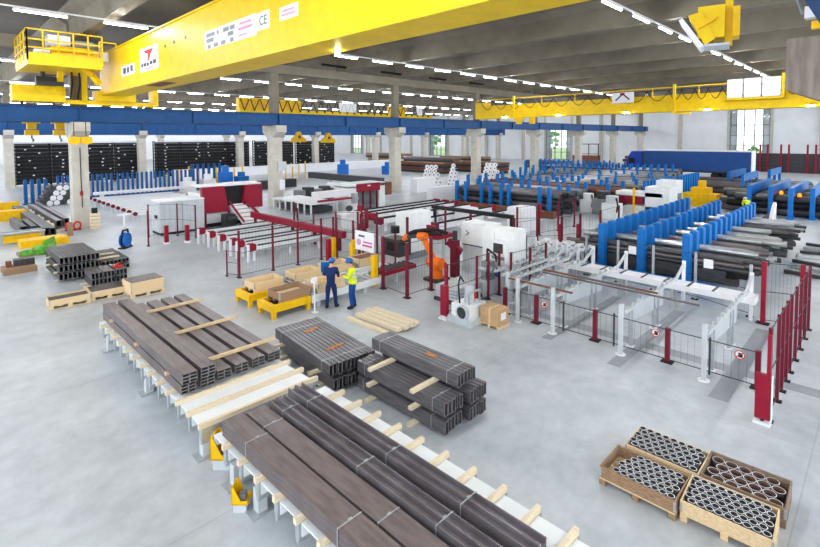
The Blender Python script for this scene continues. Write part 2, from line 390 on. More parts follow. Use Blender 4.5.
# gallery: deck, toe board, railing
X0, X1, Y0, Y1, Z = -4.35, -.75, 34, 38.6, 2.25
pl = MB().B(X0,Y0,Z-.25,X1,Y1,Z+.14).B(X0,Y0,Z+.14,X1,Y0+.05,Z+.42).B(X0,Y0,Z+.14,X0+.05,Y1,Z+.42).O('gallery_deck','crane',c)
rl = MB()
for x in [X0+(X1-X0)*i/5 for i in range(6)]: rl.bar((x,Y0,Z),(x,Y0,Z+1.7),.07,.07)
for y in [Y0+(Y1-Y0)*i/4 for i in range(5)]: rl.bar((X0,y,Z),(X0,y,Z+1.7),.07,.07)
for z in (.7,1.15,1.7): rl.bar((X0,Y0,Z+z),(X1,Y0,Z+z),.07,.07).bar((X0,Y0,Z+z),(X0,Y1,Z+z),.07,.07)
for x in (X1, X1+.9): rl.bar((x,Y0+.6,Z),(x,Y0+.6,Z+1.5),.08,.08)
rl.bar((X1,Y0+.6,Z+1.5),(X1+.9,Y0+.6,Z+1.5),.08,.08)
rl.O('railing','crane',c)
MB().B(-3.3,34.7,Z+1.0,-2.2,35.6,Z+1.62).B(-3.9,34.8,Z+.45,-3.1,35.4,Z+.75).O('control_cabinet','white',c)
MB().B(-2.1,34.8,Z+.95,-1.0,35.4,Z+1.45).O('resistor_box','mid',c); MB().B(-.75,35.2,Z+.4,-.15,35.7,Z+1.0).O('motor_box','label',c)
MB().B(-3.2,34.4,Z+.14,-.9,35.9,Z+.9).cyl((-3.0,34.5,Z+.8),(-1.2,34.5,Z+.8),.2).O('hoist_frame','yellow',c)
ar = MB(); pts = [(-3.2+.0,35,Z-.1),(-2.4,35,Z-.05),(-1.7,35,Z-.15),(-1.1,35,Z-.5),(-.7,35.2,Z-1.0)]
for a, bb in zip(pts, pts[1:]): ar.bar(a,bb,.35,.22)
ar.bar((-2.4,36.5,Z),(-2.4,37.6,.9),.3,.3).bar((-1.2,36.5,Z),(-1.0,37.6,.4),.3,.3)
ar.O('bracket','crane',c)
MB().path([(-1.9,36.4,Z),(-1.85,36.6,1.2),(-1.9,37,.4)],.06).path([(-1.5,36.4,Z),(-1.45,36.6,1.2),(-1.5,37,.4)],.06).O('hose','black',c)
mc = MB().B(-3.6,36.9,1.15,-2.2,37.9,1.4).cyl((-3.6,37.2,1.5),(-2.4,37.2,1.5),.2).cyl((-3.2,37.4,1.4),(-3.2,37.4,2.1),.12)
mc.O('trolley_machinery','dark',c)
def sticker(y0, y1, z0, z1, par, name='sticker', mat='label', x=-.012):
    return MB().B(x,min(y0,y1),z0,0.0,max(y0,y1),z1).O(name,mat,par)
def bars(par, rows, mat, x=-.018):
    m = MB()
    for y0,y1,z0,z1 in rows: m.B(x,y0,z0,x+.005,y1,z1)
    m.O('print',mat,par)
s = sticker(30.5,33.0,9.68-8.15,10.3-8.15,c,'number_plate'); bars(s,[(32.1,32.65,1.68,2.02),(31.5,31.9,1.68,2.0),(30.8,31.25,1.7,2.04)],'ink')
s = sticker(26.6,29.55,9.6-8.15,10.85-8.15,c,'maker_plate')
m = MB(); m.prism([(-.75,0),(.75,0),(.3,-.25),(-.02,-.6),(-.2,-.62),(-.12,-.2),(-.6,-.12)],(-.018,28.05,2.55),(-.013,28.05,2.55)); m.O('emblem','inkr',s)
bars(s,[(29.0,29.3,1.72,1.9),(28.5,28.9,1.72,1.9),(28.05,28.4,1.72,1.88),(27.5,27.9,1.74,1.92),(26.95,27.4,1.74,1.94)],'ink')
bars(s,[(27.3,28.6,1.55,1.62)],'inkp',-.017)
s = sticker(16.4,20.9,9.72-8.15,10.5-8.15,c,'rating_plate')
rows = []
for z,ys in ((2.15,[(19.9,20.7),(19.5,19.7),(18.6,19.1),(18.1,18.5)]),(1.93,[(20.0,20.7),(18.2,18.7)]),(1.68,[(20.3,20.6),(19.6,20.0),(18.9,19.3),(18.2,18.5)])):
    rows += [(a,bb,z-.08,z+.08) for a,bb in ys]
bars(s,rows,'mid'); bars(s,[(16.8,17.7,2.12,2.2),(16.7,17.8,1.92,2.02),(17.1,17.8,1.7,1.76)],'inkp')
s = sticker(15.45,16.35,9.83-8.15,10.46-8.15,c,'approval_plate')
text('CE',.46,'ink','lettering',s,(-.016,15.9,10.14-8.15),(PI/2,0,-PI/2))
s = sticker(13.65,14.8,9.92-8.15,10.36-8.15,c,'notice_plate'); bars(s,[(13.9,14.6,2.03,2.09),(13.8,14.65,1.9,1.96)],'inkp')
for q in ((25.6,2.4),(24.4,2.42),(23,2.44)): MB().cyl((-.02,q[0],q[1]),(.01,q[0],q[1]),.09,8).O('access_hole','dark',c)
MB().B(.1,26.5,.72,.8,29,.745).O('rust_patch','rust',g)
MB().cyl((1.2,13.2,.66),(1.2,13.2,.74),.09,10,.07).O('girder_lamp','spotglow',g)
# floodlight housing hanging from the crane
FLS = .72
fl = T('crane_floodlight','yellow boxy floodlight with white front hanging from the crane, top right','floodlight',(8.6,2.12,7.33),-PI/2+.2)
fl.scale = (FLS,FLS,FLS)
pts = [(-.42,.0),(-.06,-.36),(.1,-.3),(-.2,.3)]
MB().prism([(-.30,.50),(-.05,.56),(.2,-.02),(.02,-.16)],(0,-.33,.2),(0,.33,.2)).O('front_shell','crane',fl)
MB().B(-.12,-.3,.2,.36,.3,.86).O('housing','crane',fl)
MB().prism([(-.47,.42),(-.40,.46),(.0,-.16),(-.08,-.2)],(0,-.36,.2),(0,.36,.2)).O('lens_frame','label',fl)
MB().B(.0,-.34,0.02,.45,.34,.07).O('lens_plate','grey',fl)
MB().B(.36,-.08,.05,.5,.08,2.14).O('hanger_post','crane',fl)
MB().bar((-.12,-.35,.42),(.2,-.35,.6),.07,.07).O('handle','yellow',fl)
MB().B(.5,-.26,.2,.62,.26,.8).O('side_cover','yellow',fl)
# second crane
c = T('overhead_crane','distant yellow overhead crane with festoon cables and lit lamps','crane',(50.8,0,8.2))
g = MB().B(0,.6,.15,1.2,38,1.75).O('girder','crane',c)
MB().B(-.25,.6,.15,0,38,.85).O('lower_ledge','crane',g)
MB().B(-.12,37.0,.1,1.3,38.4,2.2).O('end_frame','crane',c)
r = MB().bar((-.3,.6,2.45),(-.3,37.9,2.45),.1,.1)
for k in range(10): r.bar((-.3,.8+k*4.0,1.6),(-.3,.8+k*4.0,2.45),.1,.1)
r.O('handrail','crane',c)
MB().bar((-.4,.6,2.2),(-.4,37.9,2.2),.05,.08).O('festoon_rail','dark',c)
fm = MB(); yy = 1.0
while yy < 36:
    stp = 1.1 if yy < 15 else 2.0; dp = .95
    pts = [(-.42,yy+stp*i/6,2.15-dp*math.sin(PI*i/6)) for i in range(7)]
    fm.path(pts,.035,5); yy += stp
fm.O('festoon_cable','black',c)
for a,bb in ((10.55,9.4),(9.3,8.1),(8.0,6.75)): MB().B(-.5,bb,1.15,-.1,a,2.75).O('switch_cabinet','label',c)
MB().B(-.55,6.6,.95,-.1,10.7,1.12).B(-.5,6.5,1.0,-.2,6.7,3.0).O('cabinet_shelf','crane',c)
s = MB().B(-.5,18.5,1.2,-.46,20.65,2.25).O('sign_board','label',c)
m = MB().bar((-.51,20.3,1.45),(-.51,19.6,2.1),.02,.14).bar((-.51,19.6,2.1),(-.51,18.9,1.5),.02,.14); m.O('print','ink',s)
MB().B(-.52,19.4,1.95,-.5,19.85,2.2).O('print','inkr',s)
for yy in (33.8,26.7,19.3,12.1,4.8):
    l = MB().cyl((-.36,yy,.25),(-.36,yy,.5),.32,12,.2).O('spot_lamp','crane',c)
    MB().cyl((-.36,yy,.2),(-.36,yy,.25),.28,12).O('lens','spotglow',l)
for yy in (32.4,14.8): MB().bar((-.5,yy,-.05),(-.5,yy,2.7),.22,.22).bar((-.5,yy,-.05),(-.5,yy-1.4,-.05),.2,.2).O('drop_post','crane',c)
MB().cyl((0,32,-.65),(0,32,.1),.35,10).cyl((0,30.2,-.65),(0,30.2,.1),.35,10).O('hoist_drum','yellow',c)
# cranes of the middle bay seen above the runway, and hook beams hanging under them
for x0,x1,z,lab in ((21,40,.9,'yellow crane girder with hanging cables above the runway, middle bay'),(40.2,47.5,.9,'short yellow crane box right of the third column, above the runway')):
    c = T('overhead_crane',lab,'crane',(x0,43,8.1)); L = x1-x0
    MB().B(0,0,0,L,.8,z*.75).O('girder','crane',c); MB().B(0,.2,z*.75,L*.35,.8,z+.8).O('trolley_frame','yellow',c)
    m = MB()
    for k in range(int(L/1.0)): m.path([(k,-.06,1.6),(k+.4,-.06,.5),(k+.9,-.06,1.6)],.05,5)
    m.O('festoon_cable','black',c)
    MB().B(L*.6,-.1,.7,L*.72,.1,1.7).O('control_cabinet','label',c)
for i,(x,z,lab) in enumerate(((5.3,6.15,'yellow crane hook block left of the near column, the leftmost'),(6.85,6.15,'yellow crane hook block right next to the near column'),(7.35,5.7,'lower yellow lifting block on the left face of the near column'),(8.0,5.7,'lower yellow lifting block on the right face of the near column'),(25.9,5.6,'left yellow star shaped lifting block right of the second column'),(29.4,5.5,'right yellow star shaped lifting block by the dark bar store'))):
    yb = 41 if i not in (2,3) else 36.9
    t = T('hook_block',lab,'crane hook',(x-(.45 if i in (2,3) else 0),yb,z)); 
    if i < 2:
        MB().C(0,0,.1,.75,.4,.35).C(0,0,.5,.5,.4,.45).C(0,0,.9,.95,.3,.1).O('body','yellow',t)
        MB().cyl((-.2,0,.95),(-.2,0,1.9),.03,6).cyl((.2,0,.95),(.2,0,1.9),.03,6).O('hanging_rope','dark',t)
        MB().path([(0,0,.1),(0,0,-.1),(.1,0,-.22),(.02,0,-.32)],.05).O('hook','dark',t)
    elif i < 4:
        MB().C(0,0,0,.62,.3,.42).cyl((0,-.17,.2),(0,.17,.2),.26,12).O('body','yellow',t)
        MB().cyl((0,0,.4),(0,0,1.5),.03,6).O('hanging_rope','dark',t)
    else:
        MB().prism([(-.8,0),(.8,0),(.75,.3),(.35,.55),(.12,1.0),(-.12,1.0),(-.35,.55),(-.75,.3)],(0,-.2,0),(0,.2,0)).O('body','yellow',t)
        MB().cyl((0,0,.95),(0,0,2.4),.04,6).O('hanging_rope','dark',t); MB().cyl((0,-.22,.5),(0,.22,.5),.16,10).O('sheave','rust',t)
# ================================================================== LOADING TABLES AND STEEL STACKS
def loading_table(label, y0, n, step, x0, x1, legs):
    t = T('loading_table', label, 'loading table', ((x0+x1)/2, y0, 0)); h = (x1-x0)/2
    tp = {}
    for k in range(n):
        y = k*step
        # folded tray running across the table with down-turned lips
        m = MB().B(-h+.02,y+.045,.615,h-.08,y+step-.045,.64).B(-h+.02,y+.045,.44,h-.08,y+.07,.615).B(-h+.02,y+step-.07,.44,h-.08,y+step-.045,.615)
        m.O('tray','tray',t)
        s = MB().B(-h-.02,y-.05,.52,h+.0,y+.05,.63)
        s.prism([(-.05,.52),(-.05,.40),(-.02,.33),(.02,.33),(.05,.40),(.05,.52)],(-h-.02,y,0),(-h+.16,y,0))
        s.O('support_rail','galv',t)
        MB().B(-h-.06,y-.036,.63,h+.02,y+.036,.72).O('timber_bearer','wood',t)
        MB().cyl((h-.08,y-.12,.56),(h-.05,y-.12,.56),.022,8).O('end_bolt','dark',t)
    for x in (-h+.35, h-.35): MB().B(x-.07,-.1,.28,x+.07,(n-1)*step+.1,.44).O('side_beam','grey',t)
    for y in legs:
        for x in (-h+.12, h-.2):
            l = MB().C(x,y,.02,.16,.16,.38).O('leg','grey',t)
            MB().C(x,y,0,.42,.3,.025).O('foot_plate','galv',l)
    return t
tA = loading_table('white loading table with timber bearers under the rear stack of profiles', 8.92, 13, .572, 3.47, 6.0, (.15, 3.4, 6.7))
tB = loading_table('nearest white loading table, its bearers stick out of the front stack', 2.3, 11, .572, 3.52, 6.05, (.6, 4.75, 5.6))
# yellow guards on the legs at the gap between the tables
for (x, y, lab) in ((3.72, 8.55, 'upper yellow sensor guard on a leg at the gap between the loading tables'), (3.46, 7.32, 'lower yellow sensor guard beside the leg of the near loading table')):
    g = T('sensor_guard', lab, 'guard', (x, y, 0), -.8); q = 1.15 if y > 8 else .8; g.scale = (q,q,q)
    MB().B(-.13,-.14,0,.13,.14,.16).O('foot','grey',g)
    m = MB().prism([(-.16,.16),(.16,.16),(.16,.24),(.02,.24),(-.12,.52),(-.16,.52)],(0,-.15,0),(0,-.13,0)).prism([(-.16,.16),(.16,.16),(.16,.24),(.02,.24),(-.12,.52),(-.16,.52)],(0,.13,0),(0,.15,0))
    m.B(-.16,-.15,.16,-.14,.15,.52).B(-.16,-.15,.16,.16,.15,.18)
    m.O('hood','yellow',g); MB().C(.03,0,.18,.12,.14,.16).O('sensor','mid',g)
RT = {}
def rtmesh(w, h, L, t, mat):
    k = (w,h,L,t,mat)
    if k not in RT:
        me = RT[k] = MB().rt((0,0,h/2),(0,L,h/2),w,h,t).mesh('steel_profile',mat); me.materials.append(M['cutend'])
        for p in me.polygons:
            if abs(p.normal.y) > .9: p.material_index = 1
    return RT[k]
def item(name, me, loc, rz, label, cat, group=None):
    o = bpy.data.objects.new(name, me); COL.objects.link(o); o.location = loc; o.rotation_euler = (0,0,rz)
    return tag(o, label, cat, group)
ROW = {3: ['bottom','middle','top'], 2: ['lower','upper'], 1: ['only']}
def bundle(x, y, z, nx, nz, w, h, L, t, mat, where, rz=0, gap=.004, kind='hollow steel bar', jit=.0):
    """a bundle of separate hollow bars lying along the hall's width; every bar is its own object"""
    for k in range(nz):
        for i in range(nx):
            dx = (i+.5)*(w+gap); dy = random.uniform(-jit,jit)
            px = x + dx*math.cos(rz)-dy*math.sin(rz); py = y + dx*math.sin(rz)+dy*math.cos(rz)
            side = ['left','right'][i] if nx == 2 else (ORD[i]+' from left' if nx > 1 else 'single')
            lab = '%s%s bar, %s' % ((ROW[nz][k]+' ') if nz > 1 else '', side, where)
            assert len(lab.split()) <= 16, lab
            item('steel_bar', rtmesh(w,h,L,t,mat), (px,py,z+k*(h+.002)), rz, lab, 'steel bar', 'bars of '+where)
def strap(x0, x1, z0, z1, y, label, rz=0, org=None, mat='galv'):
    t = .005; m = MB()
    m.B(0,-.008,z1,x1-x0,.008,z1+t).B(-t,-.008,z0,0,.008,z1+t).B(x1-x0,-.008,z0,x1-x0+t,.008,z1+t)
    m.B((x1-x0)*.45,-.02,z1+t,(x1-x0)*.45+.06,.02,z1+t+.012)
    o = org or (x0,y,0)
    return one(m,'steel_strap',mat,label,'strap',o,rz,'packing straps')
def batten(p0, p1, s, label, mat='wood', group=None, h=None):
    p0 = Vector(p0); p1 = Vector(p1); L = (p1-p0).length
    o = MB().B(0,-s/2,0,L,s/2,h or s).O('timber_batten', mat, None, p0, False, math.atan2(p1.y-p0.y, p1.x-p0.x))
    return tag(o, label, 'timber batten', group)
# --- rear stack on table A: six lower bundles, two more on top
LW, LH = .148, .069
xs = (3.58, 3.98, 4.37, 4.77, 5.18, 5.58); names = ['leftmost','second','third','fourth','fifth','rightmost']
for i, x in enumerate(xs):
    bundle(x, 10.22+(.05 if i > 1 else 0), .722, 2, 3, LW, LH, 6.05, .008, 'steel', names[i]+' lower bundle on the rear table')
for i, x in enumerate((3.55, 3.94)):
    bundle(x, 10.05+.02*i, 1.007, 2, 3, LW, LH, 6.05, .008, 'steel', names[i]+' upper bundle on the rear table')
for i, (y, x1) in enumerate(((15.2, 6.05), (13.0, 6.12), (10.9, 6.1))):
    batten((3.5, y, .937), (x1, y, .937), .066, ['farthest long timber strip lying across the rear stack','middle long timber strip lying across the rear stack','nearest long timber strip lying across the rear stack'][i], 'woodo', h=.068)
# --- front stack on table B
def hb(w, h, L, mat):
    k = ('h',w,h,L,mat)
    if k not in RT:
        tf = .016; m = MB()
        m.B(-w/2,0,0,-w/2+tf,L,h).B(w/2-tf,0,0,w/2,L,h).B(-w/2+tf,0,h/2-.006,w/2-tf,L,h/2+.006)
        me = RT[k] = m.mesh('steel_beam', mat); me.materials.append(M['cutend'])
        for p in me.polygons:
            if abs(p.normal.y) > .9: p.material_index = 1
    return RT[k]
for k in range(3):
    item('steel_bar', rtmesh(.385,.086,6.1,.01,'steel'), (3.78,2.2,.722+k*.088), 0, '%s wide flat box bar of the leftmost pile on the near table' % ROW[3][k], 'steel bar')
    item('steel_bar', rtmesh(.37,.086,6.1,.01,'steel'), (4.2,2.15,.722+k*.088), 0, '%s wide flat box bar of the second pile on the near table' % ROW[3][k], 'steel bar')
for i in range(2):
    for k in range(2):
        item('steel_beam', hb(.16,.15,5.75,'beamh'), (4.56+i*.164,2.5,.722+k*.152), 0, '%s %s H-beam of the narrow pair right of the box bars, near table' % (ROW[2][k], ['left','right'][i]), 'steel beam')
        item('steel_beam', hb(.16,.15,5.5,'beamh'), (5.06+i*.164,2.9,.722+k*.152), 0, '%s %s H-beam of the rightmost pair on the near table' % (ROW[2][k], ['left','right'][i]), 'steel beam')
for i,(x0,x1,zt,ys) in enumerate(((3.58,3.98,.986,(7.4,4.9)),(4.01,4.39,.986,(7.6,4.6)),(4.47,4.81,1.026,(7.75,5.6,4.0)),(4.97,5.31,1.026,(7.7,5.5,4.0)))):
    for j, y in enumerate(ys):
        strap(x0,x1,.73,zt,y,'%s steel strap around the %s pile on the near loading table' % (['rear','front','nearest'][j] if len(ys)==2 else ['rear','middle','front'][j], ['leftmost','second','third','rightmost'][i]))
# --- M1: two-layer stack of rectangular tubes behind the tables
a = math.radians(-5.5)
def loc(o, x, y):
    return (o[0]+x*math.cos(a)-y*math.sin(a), o[1]+x*math.sin(a)+y*math.cos(a))
o1 = (6.5, 9.15)
for k, z in enumerate((.07, .42)):
    ox, oy = loc(o1, .1-.1*k, -.05+.05*k)
    bundle(ox, oy, z, 11, 1, .098, .27, 2.95, .009, 'steelb', ['lower','upper'][k]+' layer of the broad tube stack', rz=a, jit=.03, gap=.024)
for k, z in enumerate((0, .345)):
    for j, yy in enumerate((.55, 2.5)):
        p = loc(o1,-.25,yy); q = loc(o1,1.3,yy)
        batten((p[0],p[1],z),(q[0],q[1],z),.09,'%s %s timber under a layer of the broad tube stack' % (['lower','upper'][k],['front','rear'][j]),h=.07)
for j, yy in enumerate((.35, 2.55)):
    p = loc(o1,0,yy); strap(0,1.33,.42,.69,0,'%s band around the upper layer of the broad tube stack' % ['front','rear'][j],a,(p[0],p[1],0))
p = loc(o1,.38,.75); one(MB().B(0,0,0,.3,.09,.012).B(.15,.05,0,.55,.14,.012),'rust_flake_patch','orangerust','orange rusty strip lying across the broad tube stack, nearer one','rust patch',(p[0],p[1],.692),a)
p = loc(o1,.5,2.1); one(MB().B(0,0,0,.3,.12,.012).B(.2,.08,0,.45,.18,.012),'rust_flake_patch','orangerust','orange rusty strip on the far part of the broad tube stack','rust patch',(p[0],p[1],.692),a)
# --- M2: three layers, right of M1
for (x,y,z,wh) in ((7.12,6.15,.07,'bottom left bundle of the three-high tube stack'),(7.86,6.1,.07,'bottom right bundle of the three-high tube stack'),
                   (7.16,6.2,.41,'middle left bundle of the three-high tube stack'),(7.9,6.12,.41,'middle right bundle of the three-high tube stack'),(7.73,6.3,.75,'top bundle of the three-high tube stack')):
    bundle(x,y,z,5,1,.098,.27,2.75,.009,'steelb',wh,jit=.03,gap=.021)
for k,(z,x0,x1) in enumerate(((0,6.9,8.5),(.34,6.95,8.4),(.68,7.0,8.5))):
    for j,yy in enumerate((6.95,8.3)):
        batten((x0,yy,z),(x1,yy,z),.1,'%s %s timber of the three-high tube stack' % (['lowest','middle','topmost'][k],['front','rear'][j]),h=.07)
for j,yy in enumerate((6.6,8.75)):
    for (x0,z0,wh) in ((7.73,.75,'top'),(7.16,.41,'middle left'),(7.12,.07,'bottom left')):
        strap(x0,x0+.596,z0,z0+.27,yy-(.1 if z0<.7 else 0),'%s band around the %s bundle of the three-high stack' % (['front','rear'][j],wh))
item('rust_flake_patch', MB().B(0,0,0,.12,.3,.01).mesh('rust_flake_patch','orangerust'), (8.0,7.2,1.022), 0, 'orange rust patch on top bundle of the three-high tube stack','rust patch')
# --- pile of loose timbers behind
for i,(x,y,z,L,lab) in enumerate(((9.75,10.75,0,1.9,'loose timber lying lowest and nearest in the pale timber pile'),(10.05,10.5,.09,2.0,'left timber on the top of the pale timber pile'),(10.3,10.45,.09,2.0,'second timber on top of the pale timber pile'),(10.55,10.5,.09,2.1,'third timber on top of the pale timber pile'),(10.8,10.5,.09,2.0,'right timber on top of the pale timber pile'),(10.75,10.6,0,1.9,'right timber at the bottom of the pale timber pile'),(10.14,10.7,0,1.9,'middle timber at the bottom of the pale timber pile'))):
    batten((x,y+L,z),(x+.06,y,z),.19,lab,h=.085)
# ================================================================== PALLET CRATES WITH UPRIGHT PIPES
PIP = {}
def pipe_me(r, L, t, rim='pipeend', inn='pipein'):
    k = (r,L,t,rim,inn)
    if k not in PIP:
        m = MB().tube((0,0,0),(0,0,L),r,t,20); me = m.mesh('upright_pipe','steeld')
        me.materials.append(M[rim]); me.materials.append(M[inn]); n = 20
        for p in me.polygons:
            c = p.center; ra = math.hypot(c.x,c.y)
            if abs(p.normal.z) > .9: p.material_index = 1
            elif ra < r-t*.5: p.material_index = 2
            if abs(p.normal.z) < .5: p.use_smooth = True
        PIP[k] = me
    return PIP[k]
def pallet_crate(x, y, lx, ly, collar, label, wood, rz=0, board='woodo'):
    t = T('pallet_crate', label, 'crate', (x,y,0), rz)
    for i in range(3):
        yy = (0, ly/2-.05, ly-.1)[i]
        for xx in (0, lx/2-.07, lx-.14): MB().B(xx,yy,.02,xx+.14,yy+.1,.1).O('block',wood,t)
        MB().B(0,yy,0,lx,yy+.1,.02).O('bottom_board',wood,t)
    for i in range(5):
        xx = i*(lx-.12)/4; MB().B(xx,0,.1,xx+.12,ly,.125).O('deck_board',board,t)
    z0 = .125
    MB().B(0,0,z0,.022,ly,z0+collar).O('side_board',wood,t); MB().B(lx-.022,0,z0,lx,ly,z0+collar).O('side_board',wood,t)
    MB().B(.022,0,z0,lx-.022,.022,z0+collar).O('end_board',wood,t); MB().B(.022,ly-.022,z0,lx-.022,ly,z0+collar).O('end_board',wood,t)
    for xx,yy in ((-.004,-.004),(lx-.03,-.004),(-.004,ly-.03),(lx-.03,ly-.03)):
        MB().B(xx,yy,z0+.02,xx+.034,yy+.034,z0+collar-.02).O('corner_hinge','galv',t)
    return t
def fill(x, y, nx, ny, px, py, r, t, L, z, where, rz, rim='pipeend', inn='pipein', off=True, skip=()):
    me = pipe_me(r,L,t,rim,inn)
    for i in range(nx):
        for j in range(ny):
            if (i,j) in skip: continue
            dx = (i+.5)*px; dy = (j+.5)*py + (py*.5 if off and i%2 else 0)
            X = x+dx*math.cos(rz)-dy*math.sin(rz); Y = y+dx*math.sin(rz)+dy*math.cos(rz)
            item('upright_pipe', me, (X,Y,z), 0, '%s pipe from the right, %s row from the front, %s' % (ORD[j],ORD[i],where), 'pipe', 'pipes in '+where)
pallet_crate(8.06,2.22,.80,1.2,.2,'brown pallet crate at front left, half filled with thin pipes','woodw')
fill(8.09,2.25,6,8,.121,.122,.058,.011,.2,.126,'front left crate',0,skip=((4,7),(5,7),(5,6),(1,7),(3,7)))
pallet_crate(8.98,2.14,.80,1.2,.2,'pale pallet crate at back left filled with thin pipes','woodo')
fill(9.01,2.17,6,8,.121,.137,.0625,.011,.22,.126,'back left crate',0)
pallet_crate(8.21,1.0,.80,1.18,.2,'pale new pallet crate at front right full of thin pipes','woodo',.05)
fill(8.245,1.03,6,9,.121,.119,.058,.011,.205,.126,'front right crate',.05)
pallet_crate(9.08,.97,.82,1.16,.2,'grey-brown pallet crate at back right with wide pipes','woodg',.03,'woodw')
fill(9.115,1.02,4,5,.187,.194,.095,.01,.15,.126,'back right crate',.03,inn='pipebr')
# ================================================================== FENCES
def fence(label, pts, h, nposts=None, post='darkred', ps=.07, z0=.12, mesh=True, rails=(0,.5,1), plate=True, wire=.16, group=None):
    """posts at every point (or evenly spaced between two points), wire mesh panels between them"""
    if nposts: 
        (xa,ya),(xb,yb) = pts; pts = [(xa+(xb-xa)*i/(nposts-1), ya+(yb-ya)*i/(nposts-1)) for i in range(nposts)]
    o = pts[0]; t = T('safety_fence', label, 'fence', (o[0],o[1],0), 0, group)
    q = [(x-o[0],y-o[1]) for x,y in pts]
    for x,y in q:
        p = MB().C(x,y,0,ps,ps,h).O('post',post,t)
        if plate: MB().C(x,y,0,ps*2,ps*2.6,.03).O('foot_plate','black',p)
    for (xa,ya),(xb,yb) in zip(q,q[1:]):
        d = Vector((xb-xa,yb-ya,0)); L = d.length; d.normalize(); m = MB()
        for r in rails: z = z0+(h-z0-.04)*r; m.bar((xa,ya,z),(xb,yb,z),.018,.018)
        if mesh:
            k = wire
            while k < L: m.bar((xa+d.x*k,ya+d.y*k,z0),(xa+d.x*k,ya+d.y*k,h-.05),.004,.004); k += wire
        m.O('mesh_panel','dark',t)
    return t
def prohib(par, x, y, z):
    s = MB().cyl((x,y,z),(x-.012,y,z),.11,16).O('warning_sign','label',par)
    m = MB().hollow((x-.013,y,z),(x-.017,y,z),[(.11*math.cos(i*PI/8),.11*math.sin(i*PI/8)) for i in range(16)],[(.09*math.cos(i*PI/8),.09*math.sin(i*PI/8)) for i in range(16)])
    m.bar((x-.015,y-.075,z+.065),(x-.015,y+.075,z-.065),.004,.018,(0,1,0)); m.O('ring','inkr',s)
    MB().B(x-.014,y-.06,z-.06,x-.012,y+.03,z+.05).O('hand_symbol','black',s)
f = fence('low front fence of the right cell with short red posts', [(13.75,9.15),(13.79,7.99),(13.79,6.05),(13.79,4.08),(13.79,2.1)], .92, z0=.08, rails=(0,1), ps=.11)
prohib(f, -.06, 4.35-9.15, .75); prohib(f, -.06, 2.45-9.15, .75); prohib(f,-.06,7.65-9.15,.72)
m = MB()
for yy in (8.6,7.05,5.5,3.1): m.C(13.79-13.75,yy-9.15,0,.04,.04,.95)
m.O('mid_upright','dark',f)
fence('tall dark red fence along the right edge of the right cell', [(12.35,1.68),(13.43,1.68),(14.04,1.68),(14.7,1.68),(15.33,1.68),(16.26,1.68),(17.2,1.68),(18.2,1.68),(19.13,1.68)], 2.0, ps=.07)
lc = T('light_curtain_post','thick red light curtain post at the near right fence corner','light curtain',(12.2,1.76,0))
MB().C(0,0,.1,.1,.26,.95).O('housing','red',lc); MB().C(0,0,0,.24,.3,.05).O('foot_plate','label',lc); MB().C(0,0,.05,.06,.06,.05).O('stub','black',lc); MB().C(.02,-.09,1.05,.07,.07,.85).O('upper_post','red',lc); MB().C(-.0,-.155,.1,.09,.02,.95).O('edge_strip','label',lc)
lc = T('light_curtain_post','thick red light curtain post in front of the hydraulic unit','light curtain',(12.02,10.36,0))
MB().C(0,0,.12,.14,.26,1.0).O('housing','red',lc); MB().C(0,0,0,.26,.34,.05).O('foot_plate','label',lc); MB().C(0,0,.05,.06,.06,.07).O('stub','label',lc); MB().C(.05,0,1.12,.06,.06,.75).O('upper_post','red',lc)
f = fence('grey post fence between the right cell and the blue racks', [(20.2,9.3),(20.1,7.9),(20,6.5),(19.9,5.0),(19.2,3.2)], 1.75, post='galv', ps=.08, rails=(0,.5,1), wire=.25)
for yy,xx in ((7.3,20.05),(4.55,19.75)): MB().B(xx-20.25,yy-9.3-.15,1.28,xx-20.24,yy-9.3+.15,1.6).O('notice','label',f)
fence('wire gate with red posts at the far right corner of the cell', [(18.8,2.78),(19.15,1.85)], 2.0, post='red', ps=.13, wire=.1)
fence('red fence with wire mesh before the roller grid and crates', [(9.45,19.75),(11.08,19.8),(12.38,19.8),(13.75,19.85),(14.44,19.8)], 2.05, ps=.075)
fence('short red stub fence at the left end of the crate conveyor', [(9.2,20.4),(9.45,19.85)], 1.15, ps=.05, mesh=False)
fence('red fence between the yellow guards behind the two workers', [(14.42,19.5),(14.44,18.2),(14.1,17.3)], 2.05, ps=.08)
fence('red fence right behind the left yellow guard', [(14.9,20.2),(15.7,19.4),(16.3,18.6)], 2.2, ps=.08, wire=.3)
fence('red fence around the robot cell front', [(12.75,14.2),(12.62,12.72),(13.95,12.72)], 2.1, ps=.1)
fence('red fence left of the tall white cabinet', [(12.3,10.5),(13.9,10.45),(14.6,10.45),(15.3,10.45)], 1.75, ps=.07)
fence('red fence right of the tall white cabinet', [(15.4,10.0),(16.6,9.9),(17.8,9.9)], 1.7, ps=.07)
fence('dark red fence behind the bright finger grid', [(20.6,13.2),(21.6,12.5),(22.6,11.7),(24,11.4),(26,11.2),(28.5,11.2)], 2.0, ps=.09, wire=.3)
fence('red fence before the mid hall pipe racks', [(24.5,15.5),(26.5,15.2),(28.5,15.0),(30.5,14.9)], 1.9, ps=.09, wire=.3)
fence('red fence in front of the second column and the roller grid', [(16.1,24.0),(16.9,27.0),(18.5,30.0)], 1.5, ps=.08, wire=.3)
fence('low red fence in the open lane left of the portal machine', [(16.5,19.9),(18.3,22.3),(19.9,23.8)], 1.2, ps=.08, wire=.3)
fence('tall red fence between robot cell and white panel', [(15.2,18.4),(17.6,18.3),(19.2,18.0),(20.5,17.6)], 2.0, ps=.09, wire=.3)
fence('thin red fence before the white box cabinet at left', [(8.76,29.3),(9.6,32.0),(11.0,31.2),(11.5,29.65)], 2.0, ps=.07, wire=.3)
